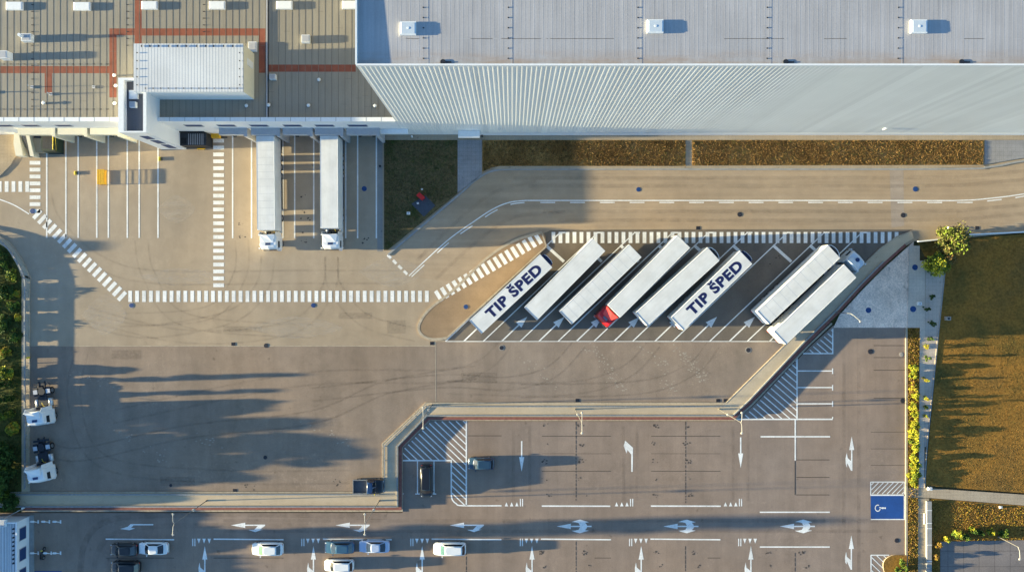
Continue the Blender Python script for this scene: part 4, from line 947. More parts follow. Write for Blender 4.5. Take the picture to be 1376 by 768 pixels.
# ------------------------------------------------------------------ vehicles
def wheel(par, c, r, w, rim=True, axis='y'):
    q = MB(); q.cyl((0, 0, 0), r, w, M_tyre, 18, axis=axis); o = q.build('wheel', par); o.location = c
    if rim:
        q = MB(); q.cyl((0, 0, 0), r * .58, w + .02, M_rim, 14, axis=axis); q.build('rim', o)
    return o
def carpaint(name, c): return plain(name, c, .32, .0, var=.04, scale=1, coat=.6, spec=.5)
def rrect(x0, x1, w0, w1, bulge, z, zc=0):
    """8 point outline: front edge at x1 (half width w1), rear edge at x0 (half width w0)"""
    xm = (x0 + x1) / 2; wm = max(w0, w1)
    return [(x1, -w1, z), (x1 + bulge, 0, z + zc), (x1, w1, z), (xm, wm + .02, z), (x0, w0, z), (x0 - bulge * .6, 0, z + zc), (x0, -w0, z), (xm, -wm - .02, z)]
def car(name, px, py, heading, label, paint, L=4.3, W=1.78, H=1.48, style='hatch', glass=None, group='parked cars', z=LO, cat='car', parts=True):
    p = P(px, py, z + H * .6); e = empty(name, (p.x, p.y, z), R(heading), label, cat, group)
    hl, hw = L / 2, W / 2; belt = .62 * H
    zt = {0: .36, .02: .44, .08: .47, .26: .60, .5: .62, .8: .63, .94: .60, .985: .50, 1: .42}
    wf = {0: .62, .02: .80, .08: .93, .26: .99, .5: 1, .8: .99, .94: .93, .985: .84, 1: .70}
    rings = []
    for t in sorted(zt):
        x = hl - t * L; w = hw * wf[t]; t_ = zt[t] * H; zb = .2 if .03 < t < .97 else .3
        half = [(w * .90, zb), (w, zb + .16), (w * 1.0, t_ * .72), (w * .955, t_ * .93), (w * .80, t_ + .01), (w * .42, t_ + .035)]
        ring = [(x, -a, b) for a, b in half] + [(x, 0, t_ + .045)] + [(x, a, b) for a, b in reversed(half)]
        rings.append(ring)
    b = MB(); b.loft(rings, paint); b.build('body', e)
    fr, f1, r1, rr = {'hatch': (.24, .43, .82, .94), 'suv': (.22, .38, .86, .95), 'sedan': (.25, .43, .70, .88), 'estate': (.22, .38, .88, .97), 'van': (.15, .27, .94, .98)}[style]
    lo = rrect(hl - rr * L, hl - fr * L, hw * .84, hw * .84, .10, belt - .02)
    hi = rrect(hl - r1 * L, hl - f1 * L, hw * .66, hw * .67, .07, H - .06)
    top = rrect(hl - r1 * L + .12, hl - f1 * L - .12, hw * .52, hw * .54, .05, H - .01)
    b = MB(); b.loft([lo, hi, top], paint, True); b.build('roof', e)
    gl = glass or M_cglass
    def pane(nm, idx, m, ins=.10):
        for k, i in enumerate(idx):
            q = MB(); a, b_, c, d = [Vector(v) for v in (lo[i], lo[(i + 1) % 8], hi[(i + 1) % 8], hi[i])]
            first = len(idx) == 1 or k == 0; last = len(idx) == 1 or k == len(idx) - 1
            u0 = ins if first else .0; u1 = 1 - ins if last else 1.0
            def bl_(u, v): return (a * (1 - u) + b_ * u) * (1 - v) + (d * (1 - u) + c * u) * v
            nrm = (b_ - a).cross(d - a).normalized()
            yield q, [bl_(u0, .1) + nrm * .012, bl_(u1, .1) + nrm * .012, bl_(u1, .92) + nrm * .012, bl_(u0, .92) + nrm * .012], m
    for nm, idx, m in (('windshield', (0, 1), gl), ('rear_window', (4, 5), M_cglass)):
        qq = MB()
        for q, vs, mm in pane(nm, idx, m): qq.add(vs, [(0, 1, 2, 3)], mm)
        qq.build(nm, e)
    for idx in ((2, 3), (6, 7)):
        qq = MB()
        for q, vs, mm in pane('side', idx, M_cglass, .08): qq.add(vs, [(0, 1, 2, 3)], mm)
        qq.build('side_window', e)
    for sx in (.31, -.30):
        for sy in (-1, 1): wheel(e, (sx * L, sy * (hw - .11), .31), .31, .2)
    for sy in (-1, 1):
        q = MB(); q.box((hl - fr * L - .28, sy * (hw + .07), belt + .05), (.12, .2, .13), paint); q.build('mirror', e)
        q = MB(); q.box((hl - .14, sy * hw * .66, .40 * H), (.14, .32, .12), M_lamp); q.build('headlight', e)
        q = MB(); q.box((-hl + .08, sy * hw * .68, .45 * H), (.10, .26, .12), M_redp); q.build('tail_light', e)
    return e
PW = carpaint('white car paint', (.78, .79, .78)); PB = carpaint('steel blue car paint', (.035, .10, .17)); PLB = carpaint('pale blue car paint', (.42, .50, .66)); PK = carpaint('black car paint', (.008, .009, .012)); PDB = carpaint('dark blue car paint', (.02, .055, .10)); PSG = carpaint('slate car paint', (.05, .065, .08))
car('parked_car', 205, 737, 180, 'white saloon with dark rear window, in full shade on the lower road', PW, 4.35, 1.8, 1.45, 'sedan')
car('parked_car', 165, 739, 180, 'black car in the shade behind the white saloon', PK, 4.0, 1.8, 1.5, 'hatch')
car('parked_car', 167, 763, 180, 'black estate with pale trim at the bottom border', PK, 4.3, 1.85, 1.6, 'estate')
car('parked_car', 358.5, 738, 180, 'white hatchback with a painted green windscreen reflection', PW, 4.6, 1.9, 1.55, 'hatch', M_grefl)
car('parked_car', 455.5, 735.8, 180, 'steel blue hatchback parked behind a pale blue car', PB, 4.4, 1.8, 1.5, 'hatch')
car('parked_car', 502.5, 734.5, 180, 'pale blue saloon next to the steel blue hatchback', PLB, 4.5, 1.8, 1.45, 'sedan')
car('parked_car', 455, 760, 180, 'white estate below the steel blue hatchback at the border', PW, 4.35, 1.8, 1.55, 'estate')
car('parked_car', 604, 738, 180, 'white estate with a long shadow, alone at the east end of the row', PW, 4.8, 1.95, 1.6, 'estate', plain('windscreen with green reflection colour', (.07, .16, .13), .1, var=.5, scale=3, spec=.8))  # this windscreen colour also holds a green reflection
car('parked_car', 646.5, 623, 180, 'dark slate blue car alone beside the white hatching', PDB, 3.85, 1.85, 1.48, 'suv')
car('parked_van', 572.7, 646.5, -90, 'black people carrier facing south between two white bay lines', PK, 4.75, 1.9, 1.85, 'van', cat='van')
def pickup(px, py, heading, label):
    p = P(px, py, .9); e = empty('pickup_truck', (p.x, p.y, .006), R(heading), label, 'pickup')
    L, W, H = 4.4, 2.0, 1.9
    b = MB(); rings = []
    for x, w, t_ in ((2.2, .75, .85), (2.1, .92, 1.0), (1.7, .98, 1.08), (1.0, 1.0, 1.15), (-.05, 1.0, 1.15)):
        rings.append([(x, -w * .9, .3), (x, -w, .5), (x, -w, t_ * .9), (x, -w * .85, t_), (x, w * .85, t_), (x, w, t_ * .9), (x, w, .5), (x, w * .9, .3)])
    b.loft(rings, PK); b.build('body', e)
    lo = rrect(-.1, 1.15, .92, .9, .05, 1.1); hi = rrect(-.02, .7, .8, .78, .04, H - .05); tp = rrect(.08, .6, .66, .66, .02, H)
    b = MB(); b.loft([lo, hi, tp], carpaint('deep blue cab paint', (.01, .04, .12)), True); b.build('roof', e)
    for nm, idx in (('windshield', (0, 1)), ('rear_window', (4, 5)), ('side_window', (2, 3)), ('side_window', (6, 7))):
        q = MB()
        for i in idx:
            a, c, d, f = [Vector(v) for v in (lo[i], lo[(i + 1) % 8], hi[(i + 1) % 8], hi[i])]; nrm = (c - a).cross(f - a).normalized() * .012; m_ = (a + c + d + f) / 4
            q.add([m_ + (v - m_) * .86 + nrm for v in (a, c, d, f)], [(0, 1, 2, 3)], M_cglass)
        q.build(nm, e)
    b = MB(); b.box((-1.2, 0, .78), (2.0, 1.95, .12), plain('grey load bed', (.10, .105, .115), .7))
    for c, d in (((-2.2, 0, 1.0), (.06, 2.0, .4)), ((-.2, 0, 1.0), (.06, 2.0, .5)), ((-1.2, .98, 1.0), (1.95, .06, .4)), ((-1.2, -.98, 1.0), (1.95, .06, .4))): b.box(c, d, M_kerbg)
    b.build('load_bed', e)
    for x in (1.4, -1.4):
        for y in (-.86, .86): wheel(e, (x, y, .38), .38, .24)
    for sy in (-1, 1):
        q = MB(); q.box((2.15, sy * .65, .8), (.1, .35, .16), M_lamp); q.build('headlight', e)
        q = MB(); q.box((.95, sy * 1.08, 1.2), (.12, .2, .2), M_yel2 if sy < 0 else PK); q.build('mirror', e)
pickup(495, 653, 0, 'dark blue pickup with a grey load bed against the verge kerb')

M_mud = plain('pale mudguard', (.50, .53, .58), .4)
def tractor_parts(e, paint, spoiler, hatch=M_glass, red=False, rnd_hatch=False):
    """tractor unit: front of cab at x=+3, rear of chassis at x=-3"""
    ch = MB(); ch.box((-.2, .42, .85), (6.0, .14, .28), M_dsteel); ch.box((-.2, -.42, .85), (6.0, .14, .28), M_dsteel)
    for x in (-2.9, -1.2, .2): ch.box((x, 0, .85), (.14, .8, .2), M_dsteel)
    ch.box((-1.6, 0, .70), (2.6, .7, .06), M_dsteel); ch.box((-.35, 0, 1.02), (1.3, 1.5, .05), M_dsteel); ch.box((-2.75, 0, .9), (.3, 2.3, .12), M_dsteel)
    ch.build('chassis', e)
    cab = MB(); rings = []
    def plan(x0, x1, w, r, z, fb=.08):
        return [(x1 - r, -w, z), (x1 - r * .3, -w + r * .3, z), (x1, -w + r, z), (x1 + fb, 0, z), (x1, w - r, z), (x1 - r * .3, w - r * .3, z), (x1 - r, w, z), (x0 + .1, w, z), (x0, w - .1, z), (x0, -w + .1, z), (x0 + .1, -w, z)]
    for z, x1, w, r in ((.45, 2.95, 1.18, .25), (.7, 3.0, 1.24, .25), (1.9, 3.0, 1.25, .25), (2.7, 2.88, 1.23, .28), (3.12, 2.66, 1.2, .3), (3.3, 2.40, 1.12, .35)):
        rings.append(plan(.95, x1, w, r, z))
    cab.loft(rings, paint, False); cab.build('cab', e)
    w = MB(); w.add([(3.02 + .085, -.98, 1.95), (3.02 + .085, .98, 1.95), (2.90 + .09, .98, 2.72), (2.90 + .09, -.98, 2.72)], [(0, 1, 2, 3)], M_cglass); w.build('windshield', e)
    for s in (-1, 1):
        w = MB(); w.add([(1.7, 1.262 * s, 1.9), (2.7, 1.262 * s, 1.9), (2.6, 1.248 * s, 2.6), (1.7, 1.25 * s, 2.6)], [(0, 1, 2, 3) if s < 0 else (3, 2, 1, 0)], M_cglass); w.build('side_window', e)
        w = MB(); w.box((2.75, 1.45 * s, 2.3), (.16, .22, .75), paint if not red else M_dsteel); w.tube([(2.72, 1.25 * s, 2.55), (2.75, 1.45 * s, 2.55)], .03, M_dsteel, 6); w.build('mirror', e)
        w = MB(); w.box((3.02, .92 * s, .8), (.08, .4, .2), M_lamp); w.build('headlight', e)
        # side fairing behind the cab
        w = MB(); w.add([(.98, 1.24 * s, 1.0), (.98, 1.24 * s, 3.75), (.42, 1.18 * s, 3.3), (.42, 1.18 * s, 1.0), (.98, 1.19 * s, 1.0), (.98, 1.19 * s, 3.75), (.42, 1.13 * s, 3.3), (.42, 1.13 * s, 1.0)], [(0, 1, 2, 3), (7, 6, 5, 4), (0, 4, 5, 1), (1, 5, 6, 2), (2, 6, 7, 3), (3, 7, 4, 0)], paint); w.build('side_fairing', e)
        w = MB(); w.cyl((-.1, .95 * s, .75), .33, 1.1, M_steel, 14, axis='x'); w.build('fuel_tank', e)
        wheel(e, (2.0, 1.02 * s, .5), .5, .34); wheel(e, (-1.75, .93 * s, .5), .5, .6)
        w = MB(); w.box((-1.75, .93 * s, 1.08), (.62, .6, .05), M_mud); w.box((-1.25, .93 * s, .98), (.3, .6, .05), M_dsteel); w.box((-2.25, .93 * s, .98), (.3, .6, .05), M_dsteel); w.build('mudguard', e)
    w = MB()
    v = [(1.95, -.72, 3.31), (1.95, .72, 3.31), (.80, 1.14, 3.31), (.80, -1.14, 3.31), (1.85, -.66, 3.36), (1.85, .66, 3.36), (.82, 1.12, 3.86), (.98, 0, 3.86), (.82, -1.12, 3.86)]
    w.add(v, [(0, 1, 5, 4), (1, 2, 6, 5), (3, 0, 4, 8), (4, 5, 6, 7, 8), (2, 3, 8, 7, 6)], spoiler); w.build('roof_spoiler', e)
    w = MB(); (w.cyl((2.05, 0, 3.40), .30, .06, hatch, 18) if rnd_hatch else w.box((2.18, 0, 3.325), (.34, .72, .06), hatch)); w.build('roof_hatch', e)
    w = MB(); w.cyl((-1.75, 0, 1.1), .5, .1, M_dsteel, 18); w.box((-2.15, 0, 1.1), (.5, .5, .08), M_dsteel, 0); w.build('fifth_wheel', e)
    w = MB(); w.box((.6, 0, 1.2), (.3, 1.6, .5), M_dsteel); w.tube([(.45, .3, 1.2), (.2, .35, 1.7), (-.2, .1, 1.5)], .03, M_yel2, 6); w.build('air_lines', e)
def tractor(px, py, ang, label, paint, spoiler, z=.01, hatch=M_glass, red=False, group='truck tractor units', rnd_hatch=False):
    """px,py: photo point of the cab roof centre (about x=+1.9, z=3.4)"""
    c = P(px, py, 3.4 + z); a = R(ang); off = Vector((math.cos(a), math.sin(a), 0)) * 1.85
    e = empty('truck_tractor', (c.x - off.x, c.y - off.y, z), a, label, 'truck', group)
    tractor_parts(e, paint, spoiler, hatch, red, rnd_hatch); return e
WT = carpaint('white cab paint', (.80, .81, .81)); RT = carpaint('dark red cab paint', (.50, .008, .012)); RT2 = carpaint('sunlit red spoiler paint', (.75, .06, .045)); BT = carpaint('shade blue white cab paint', (.55, .64, .72))  # sunlight put into the spoiler red, blue of shade into the white BT cab

def lettering(text, length, cap):
    cu = bpy.data.curves.new('lettering', 'FONT'); cu.body = text; cu.size = 1.5; cu.offset = .07; cu.space_character = 1.12; cu.extrude = .002; cu.align_x = 'CENTER'
    to = bpy.data.objects.new('lettering', cu); col.objects.link(to)
    bpy.context.view_layer.update()
    dg = bpy.context.evaluated_depsgraph_get(); me = bpy.data.meshes.new_from_object(to.evaluated_get(dg))
    bpy.data.objects.remove(to)
    xs = [v.co.x for v in me.vertices]; 
    mid = (min(xs) + max(xs)) / 2; w = max(xs) - min(xs)
    base = [v.co.y for v in me.vertices if v.co.x < min(xs) + w * .25]
    h = max(base) - min(base); y0 = (max(base) + min(base)) / 2
    for v in me.vertices: v.co.x = (v.co.x - mid) * length / w; v.co.y = (v.co.y - y0) * cap / h
    me.materials.clear(); me.materials.append(M_navy)
    return me
TXT = lettering('TIP ŠPED', 10.15, 1.5)
def trailer(front, rear, label, ribs=0, text=False, reefer=None, width=2.55, group='white semi trailers', legs=True, seam=0):
    """front / rear: photo points of the roof edge mid points at z = 4"""
    f, r = P(*front, 4.0), P(*rear, 4.0); c = (f + r) / 2; d = f - r; L = Vector((d.x, d.y)).length; a = math.atan2(d.y, d.x)
    e = empty('semi_trailer', (c.x, c.y, .012), a, label, 'trailer', group)
    h = L / 2; w = width / 2
    b = MB()
    prof = [(-w, 1.15), (-w, 3.93), (-w + .07, 4.0), (0, 4.006), (w - .07, 4.0), (w, 3.93), (w, 1.15)]
    b.loft([[(x, y, z) for y, z in prof] for x in (-h, h)], M_twhite, False)
    b.build('box_body', e)
    q = MB()
    for s in (-1, 1): q.box((0, (w - .035) * s, 3.985), (L - .1, .05, .05), M_cap); q.box((0, (w + .012) * s, 1.2), (L, .03, .16), M_dock)
    q.box((h + .012, 0, 2.6), (.03, width, 2.75), M_cap); q.build('side_rail', e)
    if ribs:
        q = MB()
        for i in range(1, ribs):
            x = -h + L * i / ribs
            for s in (-1, 1): q.add([(x - .018, (w - .09) * s, 4.005), (x + .018, (w - .09) * s, 4.005), (x + .018, 0, 4.01), (x - .018, 0, 4.01)], [(0, 1, 2, 3) if s < 0 else (3, 2, 1, 0)], M_trib)
        q.build('roof_seam', e)
    if text:
        o = bpy.data.objects.new('lettering', TXT); col.objects.link(o); o.parent = e; o.location = (.55, 0, 4.009)
    for s in (-1, 1):
        q = MB(); q.box((-h - .03, s * w * .49, 2.6), (.05, w * .95, 2.7), M_cap); q.tube([(-h - .07, s * .2, 1.4), (-h - .07, s * .2, 3.7)], .025, M_steel, 6); q.build('rear_door', e)
        q = MB(); q.box((0, s * .45, 1.0), (L - .6, .12, .3), M_dsteel); q.build('chassis_beam', e)
        q = MB(); q.box((h - 3.2, s * .9, .55), (.12, .14, 1.1), M_steel); q.box((h - 3.2, s * .9, .03), (.3, .3, .05), M_steel); q.build('landing_leg', e)
        q = MB(); q.box((1.15, s * (w - .04), .73), (4.6, .04, .82), M_dsteel); q.box((-h + 1.0, s * (w - .04), .75), (1.7, .04, .7), M_dsteel); q.box((-h + 3.9, s * (w - .06), 1.04), (4.0, .05, .22), M_dsteel); q.build('side_guard', e)  # guards deepened and extended to block low sun under the trailer
        for k in range(3): wheel(e, (-h + 2.6 + 1.31 * k, s * 1.02, .5), .5, .4)
        q = MB(); q.box((-h - .05, s * .95, 1.0), (.06, .35, .15), M_redp); q.build('tail_light', e)
    q = MB(); q.box((-h + .1, 0, .55), (.12, width - .1, .14), M_dsteel); q.box((-h - .02, 0, 3.98), (.1, width, .10), M_steel); q.build('rear_bumper', e)
    if reefer == 'dark':
        q = MB(); q.loft([[(h + .03, -1.0, z), (h + .42, -.9, z), (h + .55, -.4, z), (h + .55, .4, z), (h + .42, .9, z), (h + .03, 1.0, z)] for z in (2.0, 3.8)], M_navy, False)
        u = q.build('cooling_unit', e)
        q = MB()
        for k in range(4): q.box((h + .3, -.6 + .4 * k, 3.82), (.3, .2, .03), M_dsteel)
        q.tube([(h + .45, -.85, 3.83), (h + .58, -.4, 3.83), (h + .58, .4, 3.83), (h + .45, .85, 3.83)], .03, M_cap, 6); q.build('grille', u)
    elif reefer == 'hoop':
        q = MB(); q.box((h + .22, 0, 2.7), (.36, 1.7, 1.8), M_dsteel); u = q.build('cooling_unit', e)
        q = MB(); q.tube([(h + .03, -1.2, 3.9), (h + .32, -.85, 3.88), (h + .52, -.3, 3.86), (h + .55, .2, 3.86), (h + .4, .85, 3.88), (h + .03, 1.2, 3.9)], .045, M_cap, 8); q.build('frame', u)
    return e
trailer((733.8, 350.4), (639.2, 439.1), 'white trailer with large navy lettering beside the teardrop island', text=1, reefer='dark')
trailer((804.7, 328.8), (713.4, 421.2), 'plain white trailer just east of the lettered one by the island')
trailer((853.7, 336.9), (760.5, 426.4), 'white trailer with cross seams west of the red cab truck', ribs=11)
trailer((825, 417.9), (918.6, 324.6), 'plain white trailer coupled to the red cab')
trailer((958.8, 341.1), (862.6, 428.5), 'plain white trailer just east of the red cab, pale hoop at its head', reefer='hoop')
trailer((1002.5, 345.8), (910.6, 434.4), 'white trailer with large navy lettering beside the wide empty bay', text=1, reefer='dark')
trailer((1120.7, 337.8), (1026, 426.2), 'white trailer with cross seams and a bright sunlit side east of the empty bay', ribs=10, reefer='hoop')
trailer((1142.4, 364), (1048.4, 453.4), 'plain white trailer coupled to the pale cab at the east end of the row')
trailer((357.6, 308.5), (356.3, 182.6), 'white trailer with cross seams backed onto the western used dock', ribs=13)
trailer((442.4, 306), (441.9, 182.6), 'plain smooth white trailer backed onto the eastern used dock')
tractor(815.7, 425.5, -135.7, 'red truck cab with a sunlit tone painted on its spoiler, facing south west', RT, RT2, hatch=plain('grey hatch glass', (.16, .19, .24), .2), red=True)
tractor(1151, 350.2, 43.5, 'white cab with shade blue in its paint and a round dark hatch, east end', BT, BT, rnd_hatch=True)
tractor(359.5, 324.5, -89.4, 'white truck cab facing south on the western used dock', WT, WT)
tractor(443.5, 324, -89.6, 'white truck cab facing south on the eastern used dock', WT, WT)
tractor(45.5, 562.5, -83, 'white tractor unit without trailer, upper one by the west guard rail', WT, WT)
tractor(46.5, 639.5, -81, 'white tractor unit without trailer, lower one by the west guard rail', WT, WT)

# bike stands near the gatehouse
bl_lab = ['north west bike hoop beside the gatehouse', 'north middle bike hoop beside the gatehouse', 'north east bike hoop beside the gatehouse', 'south west bike hoop beside the gatehouse', 'south bike hoop with a dark motorbike next to it', 'south east bike hoop beside the gatehouse']
for (x, y), lb in zip(((48, 698.5), (63, 698.5), (78, 698.5), (48, 740.5), (65.5, 740.5), (78, 740.5)), bl_lab):
    e = thing_at('bike_stand', x, y, LO, lb, 'bike stand', 'pale bike hoops')
    q = MB(); q.tube([(-.38, -.1, 0), (-.38, 0, .7), (-.25, .12, .85), (.2, .12, .85), (.38, 0, .7), (.38, -.25, 0)], .055, M_cap, 8); q.build('hoop', e)
    q = MB(); q.box((0, .08, .8), (.5, .28, .05), M_cap); q.build('plate', e); q = MB(); q.box((.38, -.2, .02), (.2, .5, .04), M_cap); q.build('foot', e)
e = thing_at('motorbike', 60.5, 742, LO, 'dark motorbike parked among the pale bike hoops', 'motorbike', rz=R(85))
wheel(e, (.68, 0, .3), .3, .12); wheel(e, (-.62, 0, .3), .3, .15)
q = MB(); q.loft([[(.4, -.12, .5), (.4, .12, .5), (.35, .1, .9), (.35, -.1, .9)], [(-.1, -.16, .45), (-.1, .16, .45), (-.1, .15, .92), (-.1, -.15, .92)], [(-.7, -.1, .6), (-.7, .1, .6), (-.75, .08, .85), (-.75, -.08, .85)]], PK, True); q.build('body', e)
q = MB(); q.box((-.3, 0, .9), (.6, .26, .1), M_tyre); q.build('saddle', e)
q = MB(); q.tube([(.45, -.36, 1.02), (.5, 0, .98), (.45, .36, 1.02)], .025, M_dsteel, 6); q.tube([(.68, 0, .3), (.48, 0, 1.0)], .04, M_steel, 6); q.build('handlebar', e)
q = MB(); q.box((.6, 0, .88), (.1, .2, .16), M_yel2); q.build('headlight', e)
def decal(name, c, a, sc1=(.5, .5, .5)):
    m, nt, b = nodes_of(name); v = coords(nt, sc1, obj=False)
    f = ramp(nt, noise(nt, v, 1.6, 6, .7), [(.32, grey(0)), (.68, grey(a))])
    b.inputs['Base Color'].default_value = (*c, 1); b.inputs['Roughness'].default_value = .9
    nt.links.new(f, b.inputs['Alpha']); MATS[name] = m; return m
M_scf = plain('pale surface scar', (.37, .32, .26), .9, var=.25, scale=4)
D_dark = decal('rubber mark', (.035, .03, .028), .19); D_faint = decal('polished wheel track', (.06, .05, .045), .15); D_lite = decal('pale dust', (.62, .55, .45), .34, (.25, .9, 1)); D_patch = decal('newer asphalt', (.05, .048, .046), .22, (2, 2, 2))
def tyre(g, z, m, path, w, gap=0):
    p = [P(x, y, z) for x, y in bez(path, 8)]
    if gap:
        for s in (-1, 1):
            l, r = ribbon(p, gap); g.strip(l if s < 0 else r, w, z + (.0004 if s > 0 else 0), m)
    else: g.strip(p, w, z, m)
g = MB(); zt = .0052
for i, (pth, w, gp) in enumerate([([(360, 345), (352, 385), (310, 425), (200, 445), (120, 430)], .30, 1.9), ([(445, 345), (450, 385), (490, 430), (560, 450)], .28, 1.9), ([(446, 345), (440, 390), (390, 440), (250, 452), (110, 420)], .3, 1.9), ([(325, 322), (322, 370), (280, 420), (160, 430)], .26, 1.9), ([(190, 322), (200, 370), (250, 430), (420, 445)], .26, 1.9), ([(60, 262), (75, 300), (130, 350), (210, 372), (400, 372), (540, 372)], .3, 1.9)]): tyre(g, zt + i * .0009 - .0008 * 0, D_faint, pth, w, gp)
struct('tyre_marks', g, 'faint curved tyre marks across the pale yard', 'tyre marks')
g = MB(); zt = .0062
for i, (pth, w, gp) in enumerate([([(680, 460), (650, 490), (590, 505), (400, 510), (150, 560)], .3, 1.9), ([(780, 460), (740, 500), (680, 515), (590, 512), (420, 530)], .28, 1.9), ([(880, 460), (840, 500), (760, 522), (600, 520)], .3, 1.9), ([(960, 460), (930, 495), (860, 520), (700, 525)], .26, 1.9), ([(110, 470), (100, 540), (140, 620), (300, 640), (470, 640)], .3, 1.9), ([(60, 600), (110, 610), (250, 580), (420, 560), (520, 520), (640, 500)], .28, 1.9)]): tyre(g, zt + i * .0009, D_dark if i % 2 else D_faint, pth, w, gp)
struct('tyre_marks', g, 'dark curved tyre marks on the truck yard asphalt', 'tyre marks')
g = MB()
for i, y in enumerate((239, 250, 284, 296)): g.strip([P(x, yy, .007) for x, yy in [(690 + 20 * i, y), (900, y), (1200, y), (1290, y - 1), (1376, y - 9), (1500, y - 28)]], .55, .007 + i * .0004, D_faint)
tyre(g, .0086, D_faint, [(560, 350), (620, 292), (665, 258), (720, 243)], .5); tyre(g, .0089, D_faint, [(585, 375), (640, 325), (690, 292), (760, 285)], .5)
struct('tyre_marks', g, 'polished wheel tracks along the ring road', 'tyre marks')
g = MB(); z0 = LO + .0042
tyre(g, z0, D_dark, [(108, 790), (112, 735), (138, 702), (200, 692), (330, 690), (520, 694)], .9); tyre(g, z0 + .0004, D_faint, [(125, 790), (130, 745), (155, 716), (220, 706), (420, 706)], .8)
for i, y in enumerate((699, 713)): g.strip([P(x, y, LO) for x in (300, 700, 1180)], .5, z0 + .0008 + i * .0003, D_faint)
for i, x in enumerate((1134, 1154)): g.strip([P(x, y, LO) for y in (480, 640, 780)], .5, z0 + .0014 + i * .0003, D_faint)
for i, x in enumerate((690, 712, 838, 856, 985, 1005)): g.strip([P(x, y, LO) for y in (572, 620, 672)], .45, z0 + .002 + i * .0002, D_faint)
struct('tyre_marks', g, 'dark wheel tracks turning on the lower road', 'tyre marks')
g = MB(); rnd = random.Random(31); zc = .0064
for (x0, y0, x1, y1, n) in ((900, 458, 948, 508, 90), (786, 462, 838, 524, 60), (852, 462, 900, 492, 26), (885, 490, 905, 530, 30), (150, 575, 230, 620, 26), (255, 585, 300, 600, 12), (400, 560, 480, 600, 22), (100, 500, 160, 520, 24), (700, 480, 760, 530, 20)):
    for _ in range(n):
        t = rnd.random() ** .8; x = x0 + (x1 - x0) * t + rnd.gauss(0, 5); y = y0 + (y1 - y0) * t + rnd.gauss(0, 4); s_ = rnd.uniform(.5, 1.9); a = rnd.uniform(0, 3)
        if y < 460 or y > 536 and x > 580: continue
        quad(g, zc, M_scf, [(x + s_ * rnd.uniform(.5, 1.2) * math.cos(a + t_), y + s_ * .6 * rnd.uniform(.5, 1.2) * math.sin(a + t_)) for t_ in (0, 1.1, 2.2, 3.2, 4.3, 5.3)]); zc += .000004
struct('surface_scars', g, 'pale broken scars in the truck yard surface', 'stains')
g = MB()
for i, q in enumerate(((455, 420, 500, 428), (300, 438, 352, 446), (620, 500, 668, 514), (215, 640, 262, 652), (150, 470, 190, 482), (520, 430, 545, 448))): quad(g, .0092 + i * .0001, D_patch, [(q[0], q[1]), (q[2], q[1]), (q[2], q[3]), (q[0], q[3])])
struct('repair_patch', g, 'slightly darker rectangular repair patches in the yard', 'road')
g = MB()
for i, q in enumerate(((180, 360, 300, 384), (330, 425, 460, 455), (110, 395, 170, 450), (480, 345, 570, 385), (210, 262, 262, 300))): quad(g, .0098 + i * .0001, D_lite, bez([(q[0], (q[1] + q[3]) / 2), ((q[0] + q[2]) / 2, q[1]), (q[2], (q[1] + q[3]) / 2), ((q[0] + q[2]) / 2, q[3]), (q[0], (q[1] + q[3]) / 2)], 5)[:-1])
struct('dust_patch', g, 'pale dusty patches on the yard concrete', 'stains')
sheet_struct('service_bay', [[(40, 766.5), (83, 766.5), (83, 810), (40, 810)]], LO + .008, M_blue, 'blue painted bay beside the gatehouse', 'bay')

# ------------------------------------------------------------------ vegetation
def leaves(mb, c, rad, n, size, mats, rnd, flat=.0):
    for _ in range(n):
        while True:
            v = Vector((rnd.uniform(-1, 1), rnd.uniform(-1, 1), rnd.uniform(-1, 1)))
            if .25 < v.length < 1: break
        v = v * (.6 + .4 * rnd.random()) / max(.5, v.length) * min(1, v.length * 1.2)
        p = Vector((c[0] + v.x * rad[0], c[1] + v.y * rad[1], c[2] + v.z * rad[2]))
        a = Vector((rnd.gauss(0, 1), rnd.gauss(0, 1), rnd.gauss(0, .6))).normalized()
        b = a.cross(Vector((rnd.gauss(0, 1), rnd.gauss(0, 1), rnd.gauss(0, 1)))).normalized()
        s = size * rnd.uniform(.6, 1.3); a *= s; b *= s * .6
        mb.add([p - a, p - b * .9 + a * .1, p + a, p + b], [(0, 1, 2, 3)], mats[min(len(mats) - 1, int(rnd.random() ** 1.3 * len(mats)))])
